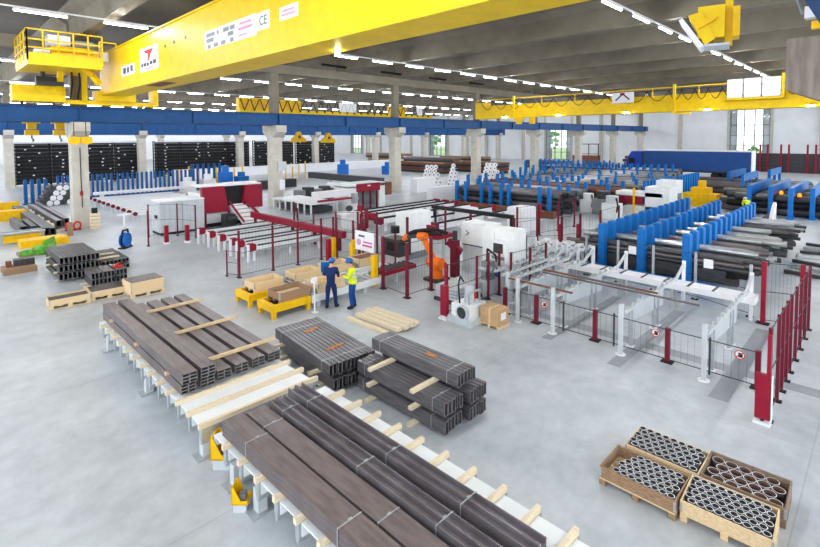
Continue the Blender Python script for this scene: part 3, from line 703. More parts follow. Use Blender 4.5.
for (x,y,h,lab) in ((9.68,29.2,1.05,'red light curtain post left of the white box cabinet'),(10.68,28.8,1.0,'red light curtain post in front of the white box cabinet'),(13.5,18.9,1.2,'red light curtain post behind the worker in yellow'),(20.3,24.2,1.3,'red light curtain post at the portal machine front'),(24.2,12.6,1.3,'left of two red curtain posts right of the tall cabinet'),(24.9,11.9,1.3,'right of two red curtain posts right of the tall cabinet'),(31.4,18.0,1.2,'red post at the end of the front pipe bundle')):
    lc = T('light_curtain_post',lab,'light curtain',(x,y,0)); MB().C(0,0,.1,.2,.2,h-.1).O('housing','red',lc); MB().C(0,0,0,.3,.3,.1).O('foot_plate','label',lc)
for (x,y,h,lab) in ((14.3,19.6,1.05,'left yellow post guard behind the workers'),(14.36,18.05,1.15,'middle yellow post guard behind the workers'),(14.0,17.7,1.1,'yellow guard right beside the middle one behind the workers'),(12.62,14.58,1.3,'right yellow post guard beside the crate conveyor')):
    g = T('post_guard',lab,'post guard',(x,y,0)); MB().C(0,0,.05,.2,.22,h-.05).O('shield','yellow',g); MB().C(.12,0,.05,.03,.22,h-.05).O('black_edge','black',g); MB().C(0,0,0,.24,.3,.05).O('base','grey',g)
# ================================================================== RIGHT CELL: TRANSFER ARMS, CONVEYORS
def arm(y, x0, x1, label, plate=True, post=True, z=1.15):
    t = T('chain_transfer', label, 'chain transfer', (x0,y,0)); L = x1-x0
    if post:
        p = MB().C(0,0,.02,.1,.1,1.4).O('front_post','grey',t); MB().cyl((0,0,0),(0,0,.02),.14,10).O('foot_plate','label',p)
    m = MB().B(.2,-.04,z-.08,L,.04,z); m.O('rail','grey',t)
    k = .45; tm = MB().add([(-.08,-.03,0),(.08,-.03,0),(.02,-.03,.1),(-.02,-.03,.1),(-.08,.03,0),(.08,.03,0),(.02,.03,.1),(-.02,.03,.1)],[(0,1,2,3),(4,5,6,7),(0,1,5,4),(1,2,6,5),(2,3,7,6),(3,0,4,7)]).mesh('tooth','galv')
    while k < L-.2:
        o = bpy.data.objects.new('tooth',tm); COL.objects.link(o); o.parent = t; o.location = (k,0,z); k += .42
    if plate: MB().prism([(L*.38,.72),(L*.38,z-.1),(L*.85,z-.1),(L*.85,.42)],(0,.012,0),(0,-.012,0)).O('web_plate','grey',t) if False else MB().add([(.7,-.02,.72),(L*.72,-.02,.55),(L*.72,-.02,z-.1),(.7,-.02,z-.1),(.7,.02,.72),(L*.72,.02,.55),(L*.72,.02,z-.1),(.7,.02,z-.1)],[(0,1,2,3),(4,5,6,7),(0,1,5,4),(1,2,6,5),(2,3,7,6),(3,0,4,7)]).O('web_plate','grey',t)
    for k in (.75, L*.55, L*.62):
        l = MB().C(k,0,.02,.09,.09,z-.12).O('leg','galv',t); MB().C(k,0,0,.2,.2,.02).O('foot_plate','label',l)
    MB().bar((L-.05,0,z-.1),(L+.88,0,z+.3),.07,.08).O('end_ramp','grey',t)
    MB().C(L+.9,0,.0,.1,.1,z+.42).O('end_post','label',t)
    return t
arm(3.12,13.35,18.0,'rightmost chain transfer of the right cell with toothed rail')
arm(5.15,13.38,18.1,'second chain transfer from the right in the right cell')
arm(7.2,13.4,18.2,'third chain transfer from the right in the right cell')
arm(8.5,13.5,18.2,'fourth chain transfer from the right, beside the cardboard box',plate=True)
for i,y in enumerate((9.15,9.65,10.15,10.65,11.15)):
    arm(y,13.9+.25*i if i < 3 else 17.0,18.2,'%s of the close-set chain rails behind the cardboard box' % ['nearest','second','third','fourth','farthest'][i],plate=False,post=i<1)
t = T('roller_conveyor','long white slotted conveyor crossing the right cell','conveyor',(18.2,2.9,0))
MB().B(-.05,0,.72,.6,8.4,.92).O('bed','label',t)
for k in range(11): MB().B(-.06,.35+k*.75,.915,.62,.43+k*.75,.93).O('slot','dark',t)
for k in range(5):
    for x in (.05,.45): MB().C(x,.6+k*1.8,0,.1,.1,.72).O('leg','galv',t)
for i in range(6):
    t = T('finger_rail','%s bright finger rail from the front behind the white conveyor' % ORD[i],'finger rail',(18.9,9.45+.42*i,0))
    MB().B(0,-.06,.95,2.3,.06,1.05).O('rail','galv',t)
    for k in (.2,1.2,2.2): MB().C(k,0,0,.08,.08,.95).O('leg','grey',t)
    for k in range(5): MB().B(.2+k*.45,-.09,1.05,.32+k*.45,.09,1.16).O('stop','label',t)
one(MB().B(0,0,0,1.6,1.2,.95),'drive_box','white','small white drive box with black slots near the blue racks','machine box',(21.35,9.95,0))
item('machine_slot',MB().B(0,0,0,.018,.8,.3).mesh('machine_slot','black'),(21.33,10.15,.0),0,'black slot panel on the small white drive box','panel')
for i,(x,y0,y1,z) in enumerate(((13.75,6.75,9.0,1.27),(15.2,3.7,8.55,1.27),(15.5,4.9,8.7,1.27),(15.34,5.5,7.4,1.33))):
    item('square_bar',MB().rt((0,0,0),(0,y1-y0,0),.06,.05,.008).mesh('square_bar','steel' if i in (1,3) else 'rust'),(x,y0,z),0,['short rusty bar on the front ends of the close-set rails','front long rusty bar across the chain rails','rear long rusty bar across the chain rails','rusty bar lying on top of the two long ones'][i],'steel bar')
# hydraulic unit
t = T('hydraulic_unit','white hydraulic power unit with fan and hoses beside the carton','hydraulic unit',(11.95,9.22,0))
MB().B(0,0,0,1.1,.95,.22).O('drip_tray','grey',t); MB().B(.08,.1,.22,.95,.85,.62).O('tank','white',t)
MB().cyl((.06,.35,.42),(-.02,.35,.42),.2,16).O('fan','dark',t); MB().hollow((.05,.35,.42),(-.05,.35,.42),[(.23*math.cos(i*PI/8),.23*math.sin(i*PI/8)) for i in range(16)],[(.19*math.cos(i*PI/8),.19*math.sin(i*PI/8)) for i in range(16)]).O('fan_ring','grey',t)
MB().cyl((.5,.45,.62),(.5,.45,1.15),.16,12).O('motor','grey',t); MB().cyl((.75,.7,.62),(.75,.7,1.0),.09,10).O('filter','label',t)
MB().path([(.3,.3,.62),(.3,.3,.95),(.45,.2,1.05),(.8,.25,1.0),(.85,.3,.62)],.035).O('pipe','galv',t); MB().path([(.2,.6,.62),(.25,.7,1.2),(.6,.9,1.35),(.9,1.0,1.1)],.03).O('hose','black',t); MB().ball((.85,.55,.75),.12,.12,.14).O('accumulator','inkr',t)
# carton on pallet
t = T('pallet','small wooden pallet under the cardboard carton','pallet',(12.42,8.5,0))
for yy in (0,.33,.66): MB().B(0,yy,0,.62,yy+.08,.08).O('bearer','woodo',t)
for k in range(4): MB().B(k*.165,0,.08,k*.165+.11,.74,.1).O('deck_board','woodo',t)
t = T('carton','brown cardboard carton with parcel tape on a small pallet','carton',(12.44,8.53,.1))
MB().B(0,0,0,.58,.68,.5).O('box','card',t); MB().B(-.002,.3,0.0,.0,.36,.5).B(-.002,.3,.5,.582,.36,.502).O('tape','woodo',t); MB().B(.15,-.003,.15,.42,0,.38).O('shipping_label','label',t)
# ================================================================== WHITE CABINETS, ROBOT CELL
t = T('control_cabinet','tall white cabinet with a cooling unit, right of the robot cell','cabinet',(16,10.25,0))
MB().B(0,0,.1,.85,1.5,2.35).O('body','white',t); MB().B(.02,.02,0,.83,1.48,.1).O('plinth','dark',t)
c = MB().B(-.28,.25,.75,0,.85,1.95).O('cooling_unit','label',t); MB().B(-.29,.33,1.48,-.28,.77,1.86).O('grille','dark',c); MB().B(-.285,.25,1.22,-.28,.85,1.36).O('dark_band','mid',c)
MB().B(-.005,.9,.15,0,.93,2.2).O('door_gap','grey',t); MB().path([(.85,.2,2.2),(1.0,.1,2.0),(1.0,.1,.2)],.05).O('cable','black',t)
t = T('machine_cabinet','wide white machine cabinet with a small mark, behind the robot','cabinet',(17.0,12.2,0))
MB().B(0,0,1.25,1.0,1.45,2.2).O('upper_body','white',t); MB().B(.05,.05,0,.95,1.4,1.2).O('lower_body','grey',t); MB().B(.0,.0,1.2,.95,1.4,1.25).O('seam','black',t)
MB().prism([(-.12,-.12),(.02,0),(-.12,.12),(-.06,.12),(.1,0),(-.06,-.12)],(-.012,1.1,1.75),(-.006,1.1,1.75)).O('mark','ink',t)
t = T('panel_cabinet','long white panel cabinet behind the robot, left of the black beam','cabinet',(16.5,16.6,0))
MB().B(0,0,.35,1.7,.8,2.3).O('body','white',t); MB().B(.1,.05,0,1.6,.75,.35).O('base','mid',t); MB().B(-.05,-.06,.0,.04,.05,2.15).O('edge_post','darkred',t)
t = T('control_console','dark grey control console on a white stand beside the robot','console',(15.1,15.75,0))
MB().B(0,0,.55,.8,1.05,1.35).O('case','dark',t); MB().B(.1,.1,0,.7,.95,.55).O('stand','label',t); MB().B(-.01,.2,.8,0,.8,1.2).O('panel','black',t)
MB().cyl((-.3,-.1,1.75),(-.3,-.1,2.05),.2,12).O('speaker','black',t); MB().C(-.3,-.1,0,.06,.06,1.75).O('pole','darkred',t)
sb = T('sign_board','white notice board with pink lines on the fence behind the workers','sign',(13.62,15.75,1.02))
MB().B(-.02,0,0,.02,1.25,.85).O('board','label',sb); MB().B(-.03,.1,.36,-.02,.7,.42).B(-.03,.1,.2,-.02,.75,.28).O('print','magenta',sb); MB().B(-.03,.6,.6,-.02,1.0,.68).O('print','ink',sb); MB().cyl((-.03,1.0,.35),(-.02,1.0,.35),.15,12).O('print','inkp',sb)
for yy in (.1,1.15): MB().C(0,yy,-1.02,.05,.05,1.02).O('stand','galv',sb)
# robot
t = T('robot_arm','orange articulated robot arm with black cable pack','robot',(15.1,13.45,0))
MB().C(0,0,0,.8,.8,.12).O('base_plate','dark',t); MB().cyl((0,0,.12),(0,0,.45),.28,16,.24).O('base','orange',t)
MB().ball((0,0,.62),.3,.3,.28).cyl((-.05,-.33,.75),(-.05,.33,.75),.24,16).O('shoulder','orange',t)
MB().cyl((-.05,.3,.75),(-.05,.42,.75),.18,14).O('motor','black',t)
MB().bar((0,.1,.75),(-.33,.48,1.85),.24,.24).cyl((-.35,.28,1.85),(-.35,.68,1.85),.17,14).O('lower_arm','orange',t)
MB().bar((-.35,.5,1.88),(-.55,1.15,1.76),.16,.16).O('forearm','dark',t)
MB().ball((-.58,1.25,1.74),.13,.13,.13).cyl((-.62,1.35,1.62),(-.58,1.2,1.74),.09,10).O('wrist','orange',t)
MB().path([(.3,-.35,1.98),(0,.05,2.14),(-.3,.45,2.1),(-.45,.85,2.02),(-.53,1.1,1.9)],.08,8).path([(.1,-.2,1.94),(-.3,.6,1.98),(-.5,1.1,1.84)],.07,8).O('cable_pack','black',t)
MB().B(-.72,1.3,1.38,-.5,1.48,1.6).O('gripper','black',t)
t = T('red_chute','curved red sheet metal chute behind the robot','chute',(16.2,14.25,.15))
MB().prism([(-.7,0),(.4,0),(.52,.1),(.62,.65),(.5,.65),(.38,.22),(-.7,.18)],(0,.25,1.35),(0,-.25,1.35)).O('trough','red',t); 
for x in (.25,): MB().C(x,0,-.15,.1,.1,1.5).O('leg','grey',t)
t = T('red_clamp','dark red clamp machine between robot and white cabinet','clamp',(16.0,13.2,0))
MB().C(0,0,0,.3,.3,1.6).bar((0,-.3,1.1),(0,.35,1.5),.2,.3).O('body','darkred',t); MB().C(0,0,1.6,.15,.15,.4).O('head','dark',t)
t = T('magenta_table','red topped low roller table in front of the robot','roller table',(13.3,14.55,0))
MB().B(-.3,-.2,.42,1.5,.55,.58).O('frame','red',t)
for x in (-.2,.5,1.3): MB().C(x,0,0,.12,.12,.42).O('leg','grey',t)
for k in range(7): MB().cyl((-.15+k*.25,-.15,.6),(-.15+k*.25,.5,.6),.05,8).O('roller','dark',t)
t = T('pallet_stand','grey slatted stand stacked with flat plates, left of the hydraulic unit','plate stand',(13.2,10.8,0))
MB().B(0,0,0,1.5,1.1,.12).O('base','dark',t)
for k in range(4): MB().B(.05,.05,.14+k*.12,1.45,1.05,.22+k*.12).O('plate','grey',t)
mch = T('feeder_machine','cluttered grey feeder machine with hoses behind the hydraulic unit','machine',(14.74,10.56,0))
MB().B(0,0,0,.9,.5,.6).O('base','grey',mch); MB().B(.1,.05,.6,.5,.4,1.3).O('column','mid',mch); MB().bar((.3,.2,1.3),(.9,.3,1.0),.2,.2).cyl((.2,-.1,1.0),(.2,.5,1.0),.14,12).O('head','galv',mch)
MB().path([(.2,.2,1.3),(.5,.4,1.7),(.9,.3,1.4),(.9,.2,.6)],.04).path([(.1,.1,.6),(-.1,.0,.9),(.1,.1,1.2)],.035).O('hose','black',mch); MB().cyl((.7,0,.75),(.7,.4,.75),.12,10).O('motor','reelb',mch)
# ================================================================== CRATE CONVEYOR WITH YELLOW ENDS
def yellow_end(x,y,w,d,label):
    t = T('conveyor_end',label,'conveyor end',(x,y,0))
    MB().B(0,0,.22,.16,d,.46).B(.16,0,.22,w,.12,.46).B(.16,d-.12,.22,w,d,.46).O('frame','yellow',t)
    for a,b in ((.02,.02),(.02,d-.16),(w-.16,.02)): MB().B(a,b,0,a+.14,b+.14,.22).O('leg','yellow',t)
    MB().B(.16,.12,.26,w,d-.12,.34).O('bed','dark',t)
yellow_end(7.96,14.32,1.5,1.05,'front yellow conveyor end frame near the workers')
yellow_end(7.96,15.95,1.25,1.08,'rear yellow conveyor end frame behind the front one')
for y,lab in ((14.32,'front lane of the white crate conveyor beside the workers'),(15.95,'rear lane of the white crate conveyor')):
    x0 = 9.5 if y < 15 else 9.25; x1 = 12.9 if y < 15 else 14.6
    t = T('crate_conveyor',lab,'conveyor',(x0,y,0)); L = x1-x0
    MB().B(0,0,.2,L,.1,.44).B(0,.95,.2,L,1.05,.44).O('side_rail','white',t)
    for k in range(int(L/.3)): MB().cyl((.15+k*.3,.1,.38),(.15+k*.3,.95,.38),.05,8).O('roller','galv',t)
    for k in range(5): MB().B(.2+k*(L-.5)/4,.0,0,.34+k*(L-.5)/4,.1,.2).B(.2+k*(L-.5)/4,.95,0,.34+k*(L-.5)/4,1.05,.2).O('leg','grey',t)
def crate(x,y,z,label,wood='woodo',goods=None,gh=.1):
    t = T('wooden_crate',label,'crate',(x,y,z))
    for yy in (0,.36,.72): MB().B(0,yy,0,1.2,yy+.08,.1).O('bearer',wood,t)
    MB().B(0,0,.1,1.2,.8,.13).O('deck',wood,t)
    MB().B(0,0,.13,1.2,.022,.34).O('long_side',wood,t); MB().B(0,.778,.13,1.2,.8,.34).O('long_side',wood,t); MB().B(0,.022,.13,.022,.778,.34).O('short_side',wood,t); MB().B(1.178,.022,.13,1.2,.778,.34).O('short_side',wood,t)
    for a,b in ((-.005,-.005),(1.165,-.005),(-.005,.765),(1.165,.765)): MB().B(a,b,.14,a+.04,b+.04,.33).O('hinge','galv',t)
    if goods: MB().B(.05,.05,.13,1.15,.75,.13+gh).O('filling',goods,t)
    return t
crate(8.25,16.1,.44,'empty pale crate at the rear left of the crate conveyor')
crate(8.3,14.45,.44,'brown crate at the front left of the crate conveyor','woodw','woodo',.04)
crate(9.95,16.1,.44,'middle pale crate on the rear conveyor lane')
crate(9.85,14.45,.44,'pale crate just left of the blue-clad worker, front lane')
crate(11.5,16.1,.44,'pale crate on the rear lane behind the workers')
crate(13.1,16.1,.44,'pale crate under the notice board, between yellow guards','woodo','rust',.16)
t = T('stand_pole','thin white standing pole next to the blue-clad worker','pole',(9.35,13.95,0)); MB().C(0,0,0,.2,.2,.02).O('foot','label',t); MB().cyl((0,0,.02),(0,0,1.1),.025,8).O('pole','label',t); MB().B(-.12,-.02,1.05,.12,.02,1.2).O('plate','label',t)
# ================================================================== PIPE AND BAR RACKS
def comb_rack(x0, y, n, dx, h, label, ps=.27, base=True, mat='blue', dep=None):
    t = T('comb_rack', label, 'rack', (x0,y,0)); dep = dep or ps
    m = MB().B(-ps/2,-ps/2,.12,ps/2+dep-ps,ps/2,h-.06).add([(-ps/2,-ps/2,h-.06),(dep-ps/2,-ps/2,h-.06),(dep-ps/2,ps/2,h-.06),(-ps/2,ps/2,h-.06),(-ps*.3,-ps*.3,h),(dep-ps*.7,-ps*.3,h),(dep-ps*.7,ps*.3,h),(-ps*.3,ps*.3,h)],[(0,1,5,4),(1,2,6,5),(2,3,7,6),(3,0,4,7),(4,5,6,7)])
    me = m.mesh('post',mat)
    for k in range(n):
        o = bpy.data.objects.new('post',me); COL.objects.link(o); o.parent = t; o.location = (k*dx,0,0)
    if base: MB().B(-.22,-.2,0,(n-1)*dx+.5,.2,.12).O('base_beam',mat,t)
    return t
PP = {}
def lay(x, y, z, r, L, mat, label, group, hollow=True, square=False):
    k = (r,L,mat,square)
    if k not in PP:
        m = MB(); PP[k] = (m.rt((0,0,r),(0,L,r),2*r,2*r,r*.12) if square else m.tube((0,0,r),(0,L,r),r,r*.14,10)).mesh('steel_pipe',mat)
    return item('steel_pipe' if not square else 'square_tube', PP[k], (x,y,z), 0, label, 'pipe' if not square else 'tube', group)
# central blue comb rows
for y,wh in ((5.6,'right'),(7.3,'middle'),(8.95,'left')):
    comb_rack(21.0,y,14,.95,2.2,'%s row of tall blue rack posts behind the right cell' % wh,dep=.36)
one(MB().B(0,0,.0,.12,6.2,.45),'rack_foot_beam','blue','low blue foot beam joining the front posts of the blue rows','beam',(20.6,4.4,0))
rn = random.Random(3)
for i in range(13):
    xc = 21.475+.95*i
    wh = 'bay %s of the blue rows behind the right cell' % ORD[i] if False else '%s bay from the front of the blue post rows' % ORD[i]
    for lv in range(2):
        for j in range(2): lay(xc-.13+.26*j+.05,rn.uniform(3.7,4.7),.36+.262*lv,.13,6.4,'steeld' if rn.random()<.8 else 'black','square tube stored low in the '+wh,'tubes in the '+wh,square=True)
    z = .885; r = (.085,.11,.085)[i%3]; nn = 3 if r < .1 else 2
    for lv in range(3 if r < .1 else 3):
        mat = rn.choice(('steeld','steelb','bright','steel','bright')) if lv else 'steeld'
        for j in range(nn): lay(xc+.05+(j-(nn-1)/2)*2.03*r,rn.uniform(3.0,4.2),z,r,rn.choice((6.3,6.9)),mat,'round pipe stored high in the '+wh,'pipes in the '+wh)
        z += 2*r
one(MB().B(0,0,0,13,.16,.24),'bearer_beam','blue','blue bearer beam under the bars along the right post row','beam',(20.9,5.85,.12))
one(MB().B(0,0,0,13,.16,.24),'bearer_beam','blue','blue bearer beam under the bars along the middle post row','beam',(20.9,7.55,.12))
one(MB().B(0,0,0,13,.16,.24),'bearer_beam','blue','blue bearer beam under the bars along the left post row','beam',(20.9,9.2,.12))
# mid-hall racks: pairs of blue posts with bundles of pipe between
def pipe_rack(x, pairs, h, label):
    t = T('pipe_rack', label, 'rack', (x,pairs[0],0)); me = MB().B(-.13,-.13,.0,.13,.13,h).mesh('post','blue')
    for y in pairs:
        o = bpy.data.objects.new('post',me); COL.objects.link(o); o.parent = t; o.location = (0,y-pairs[0],0)
    MB().B(-.13,min(pairs)-pairs[0],0,.13,max(pairs)-pairs[0],.1).O('base_beam','blue',t)
Pr = [27.4,26.4,24.7,23.8,22.7,22.0,19.2,18.4]
for k in range(5):
    pipe_rack(33.5+3.1*k, Pr if k < 2 else [31,29.5]+Pr+[16.5], 2.15, ['front','second','third','fourth','fifth'][k]+' row of blue post pairs in the mid hall pipe store')
for k in range(5):
    x = 33.5+3.1*k; mats = [('steeld','steelb'),('bright','steelb'),('steeld','rust'),('bright','steeld'),('steelb','bright')][k]
    wh = '%s pipe bay of the mid hall store' % ORD[k]
    for lv in range(4):
        for j in range(5 if lv != 2 else 4):
            lay(x+.48+.44*j+(.22 if lv==2 else 0),17.6+rn.uniform(-.4,.5)-(0 if k<2 else 2.5),.0+.42*lv,.21,9.8 if k<2 else 14,mats[(lv+j)%2],'long pipe lying in the '+wh,'pipes in the '+wh)
one(MB().B(0,0,0,.6,9.5,.5),'brown_beam','rust','brown steel beam lying before the front pipe row','beam',(32.3,17.4,.0))
for k,(x,y0,y1,sp,h) in enumerate(((51,15,33,1.8,2.0),(56,17,36,1.8,2.0),(62,19,38,1.6,2.0),(68,20,42,.9,2.2),(71.5,21,44,.9,2.2),(75,31,45,.85,2.3))):
    n = int((y1-y0)/sp)+1; t = T('pipe_rack',['sixth','seventh','eighth','ninth','tenth','farthest'][k]+' row of blue posts towards the end wall','rack',(x,y0,0)); me = MB().B(-.12,-.11,0,.12,.11,h).mesh('post','blue')
    for i in range(n):
        o = bpy.data.objects.new('post',me); COL.objects.link(o); o.parent = t; o.location = (0,i*sp,0)
    MB().B(-.1,0,0,.1,(n-1)*sp,.1).O('base_beam','blue',t)
    for lv in range(2):
        for j in range(5 if k < 3 else 3):
            lay(x+.55+.77*j,y0-.5,.0+.76*lv,.38,y1-y0-1 if lv==0 else y1-y0-3,['steeld','bright','steelb','bright'][(j+k+lv)%4],'long pipe before the '+['sixth','seventh','eighth','ninth','tenth','farthest'][k]+' row of blue posts','pipes of blue row %s' % ORD[5+k])
comb_rack(42.5,14.6,10,.75,2.3,'short blue post row behind the white straightening machine')
comb_rack(50.0,14.2,9,.8,2.3,'blue post row behind the yellow lifting gear')
# large blue stores at the right edge
for i,(x,y,n,lab) in enumerate(((44.4,7.65,10,'tall blue plate row behind the crouching worker'),(44.6,6.35,10,'second tall blue plate row at right, dark bars beside it'),(44.0,5.1,10,'third tall blue plate row at right'),(44.8,3.95,8,'blue plate row cut by the right picture edge'),(57,10.4,8,'blue plate row far right before the dark bars'),(60,12.2,9,'distant blue plate row left of the far dark bars'),(66,9.6,8,'small distant blue plate row at right'))):
    t = T('plate_rack',lab,'rack',(x,y,0)); L = (n-1)*.95
    MB().B(-.2,-.14,0,.2,.14,2.25).O('front_post','blue',t)
    MB().B(.2,-.12,1.55,L*.48,.12,2.25).O('top_plate','blue',t); MB().B(L*.52,-.12,1.55,L,.12,2.25).O('top_plate','blue',t)
    MB().B(L*.48,-.13,0,L*.52,.13,2.25).B(L,-.13,0,L+.3,.13,2.25).O('rear_post','blue',t); MB().B(-.4,-.2,0,L,.2,.1).O('base_beam','blue',t)
for i in range(9):
    x = (45.4,46.0,46.6,47.2,47.7,49.65,50.2,50.8,52.1)[i]
    for lv in range(3):
        lay(x,1.8+rn.uniform(-.6,.8)+.1*i,.1+.475*lv,.237,7.4,['steeld','black','steeld','steelb'][(i+lv)%4],'dark thick bar in the right edge blue store','bars in the right edge store')
for i in range(5):
    x = 57.9+1.6*i
    for lv in range(2): lay(x,5+i*.2,.1+.6*lv,.3,10.5,['steeld','steel','steelb'][(i+lv)%3],'thick bar lying far right before the end wall','bars far right')
for (x,y,lab) in ((45.6,4.75,'orange lamp on the dark machine at right, nearer one'),(46.6,6.0,'orange lamp on the dark machine at right, farther one')):
    one(MB().cyl((0,0,0),(0,0,.15),.13,10).ball((0,0,.15),.13,.13,.12),'warning_lamp','amber',lab,'lamp',(x-.2 if y < 5 else x,y,1.52))
# bars with red stanchions before the end wall
for lv in range(5):
    for j in range(2): lay(100+.9*j,2,.0+.62*lv,.31,14.5,'steeld','long dark bar in the stack by the end wall at right','bars by the end wall',square=True)
for j,y in enumerate((14.8,12,8.6,5.2)):
    t = T('stanchion','%s red stanchion of the dark stack at the end wall' % ['leftmost','second','third','rightmost'][j],'stanchion',(99.5,y,0)); MB().B(-.12,-.12,0,.12,.12,4.6).O('left_post','red',t); MB().B(-.12,.9,0,.12,1.14,4.6).O('right_post','red',t); MB().B(-.1,-.12,0,.1,1.1,.1).O('foot','red',t)
# ================================================================== TRUCK
t = T('semi_truck','blue semi truck and trailer parked along the end wall','truck',(79,13.3,0))
MB().B(-1.25,0,1.1,1.25,13.6,3.95).O('trailer_box','truck',t); MB().B(-1.27,-.05,3.85,1.27,13.62,4.0).B(-1.27,-.06,1.0,1.27,.02,4.0).O('trailer_trim','label',t); MB().B(-1.2,.2,.85,1.2,13.4,1.1).O('chassis','dark',t)
c = MB().add([(-1.2,14.0,.5),(1.2,14.0,.5),(1.2,16.2,.5),(-1.2,16.2,.5),(-1.2,14.0,3.75),(1.2,14.0,3.75),(1.2,15.5,3.75),(-1.2,15.5,3.75),(-1.2,16.2,2.6),(1.2,16.2,2.6)],[(0,1,2,3),(4,5,6,7),(0,1,5,4),(3,8,7,4,0),(1,2,9,6,5),(2,3,8,9),(8,9,6,7)]).O('cab','truckd',t)
MB().B(-1.23,15.0,1.9,-1.2,15.9,2.7).O('side_window','black',c); MB().add([(-1.1,16.22,1.9),(1.1,16.22,1.9),(1.1,16.22,2.6),(-1.1,16.22,2.6),(-1.1,16.26,1.9),(1.1,16.26,1.9),(1.1,16.26,2.6),(-1.1,16.26,2.6)],[(0,1,2,3),(4,5,6,7),(0,1,5,4),(1,2,6,5),(2,3,7,6),(3,0,4,7)]).O('windscreen','black',c)
for y in (1.6,2.9,4.2,13.9,15.6):
    MB().cyl((-1.22,y,.5),(-.9,y,.5),.5,14).O('wheel','black',t); MB().cyl((.9,y,.5),(1.22,y,.5),.5,14).O('wheel','black',t)
# ================================================================== LEFT YARD
for k in range(3):
    bundle(3.85+.02*k,24.45,.1+.335*k,9,1,.15,.27,3.0,.012,'steeld',['bottom','middle','top'][k]+' layer of the big left tube stack',jit=.05,gap=.01)
    for yy in (24.9,26.7): batten((3.75,yy,.0+.335*k),(5.4,yy,.0+.335*k),.09,'%s timber under the %s layer of the big left tube stack' % ('front' if yy<26 else 'rear',['bottom','middle','top'][k]),h=.06)
for k in range(2):
    bundle(5.45,24.75,.1+.26*k,7,1,.15,.19,2.7,.012,'steeld',['lower','upper'][k]+' layer of the low stack beside the big left one',jit=.05,gap=.01)
    for yy in (25.2,26.9): batten((5.4,yy,.26*k),(6.7,yy,.26*k),.09,'%s timber under the %s layer of the low left stack' % ('front' if yy<26 else 'rear',['lower','upper'][k]),h=.06)
for yy in (25.3,26.2): batten((5.45,yy,.555),(6.3,yy,.555),.12,'%s pale timber lying on top of the low left stack' % ('nearer' if yy<26 else 'farther'),h=.06)
for i,x in enumerate((4.62,5.05,5.5)):
    for k in range(2):
        bundle(x,22.6,.08+.27*k,3,1,.13,.25,1.15,.01,'steelb' if k else 'steeld','%s %s short block of tubes behind the pallets' % (['left','middle','right'][i],['lower','upper'][k]))
batten((4.4,22.9,0),(5.95,22.9,0),.09,'front timber under the short blocks of tubes',h=.07); batten((4.4,23.5,0),(5.95,23.5,0),.09,'rear timber under the short blocks of tubes',h=.07)
one(MB().B(0,0,0,.35,.3,.05).cyl((.1,.1,.05),(.25,.2,.12),.05),'red_tool','inkr','small red tool lying on the right block of tubes','tool',(5.5,22.9,.61))
for i,(x,y,lx,ly,col,lab,fill_) in enumerate(((2.95,20.75,1.25,.72,.22,'left pale pallet crate in the row of three, shallow and open','steeld'),(4.22,20.8,1.2,.9,.22,'middle pale pallet crate in the row of three, full of bars','steeld'),(5.35,20.05,1.2,.95,.46,'right pale pallet crate in the row of three, highest sides','steel'))):
    t = pallet_crate(x,y,lx,ly,col,lab,'woodo',-.03 if i<2 else .05)
    MB().B(.04,.04,.126,lx-.04,ly-.04,.126+col*(.75 if i==0 else 1.02)).O('filling',fill_,t)
batten((4.2,21.75,0),(5.1,22.3,0),.12,'loose pale plank lying behind the middle pallet crate',h=.04)
batten((3.3,22.3,0),(4.2,22.15,0),.12,'loose pale plank in front of the big left tube stack',h=.04)
t = T('pallet','small brown pallet at the left picture edge','pallet',(2.35,27.5,0))
for yy in (0,.5,1.0): MB().B(0,yy,0,1.2,yy+.1,.1).O('bearer','woodw',t)
MB().B(0,0,.1,1.2,1.1,.24).O('boards','woodw',t)
for i in range(4): item('dark_block',MB().B(0,0,0,.18,.5,.28).mesh('dark_block','steeld'),(2.78+.19*i,28.0,.245),0,'dark steel block %s from the left on the small brown pallet' % ORD[i],'steel block')
item('red_scrap',MB().B(0,0,0,.2,.3,.25).mesh('red_scrap','rust'),(2.5,28.0,.245),0,'rust coloured piece left of the dark blocks on the small pallet','scrap')
# green tarpaulin over goods, yellow slabs
t = T('green_tarp','crumpled bright green tarpaulin bundle at the left','tarpaulin',(3.4,31.2,0)); m = MB(); rn = random.Random(5)
for k in range(9): m.ball((rn.uniform(.1,1.3),rn.uniform(.0,.7),.18),rn.uniform(.22,.42),rn.uniform(.2,.35),rn.uniform(.15,.3),9,6,-.55)
m.prism([(-.1,0),(.3,0),(.2,.5),(.05,.45)],(1.0,.9,.1),(1.5,2.0,.1)).O('cloth','green',t)
MB().B(-.1,-.1,0,1.7,1.0,.12).O('wooden_base','woodw',t)
for i,(x,y,z,lx,ly,h,m_,lab) in enumerate(((3.65,33.6,.05,2.2,1.2,.35,'yellow','yellow steel slab right behind the green tarpaulin'),(2.6,45.8,.05,2.8,.9,.7,'yellow','long yellow beam at left edge, farther one'),(2.8,53,.05,3.0,.7,.6,'yellow','thin yellow beam at the left edge, farthest'))):
    one(MB().B(0,0,0,lx,ly,h).B(.05,.05,h,lx-.05,ly-.05,h+.04),'yellow_beam',m_,lab,'yellow beam',(x,y,0))
t = T('grey_trough','long grey steel trough with a yellow block inside','trough',(2.9,35.6,0))
MB().B(0,0,0,2.1,.08,.65).B(0,.7,0,2.1,.78,.65).B(0,.08,0,2.1,.7,.12).B(-.1,-.3,.6,2.12,.0,.66).O('trough','galv',t); MB().B(.2,-.12,.1,1.9,-.02,.5).O('yellow_block','yellow',t)
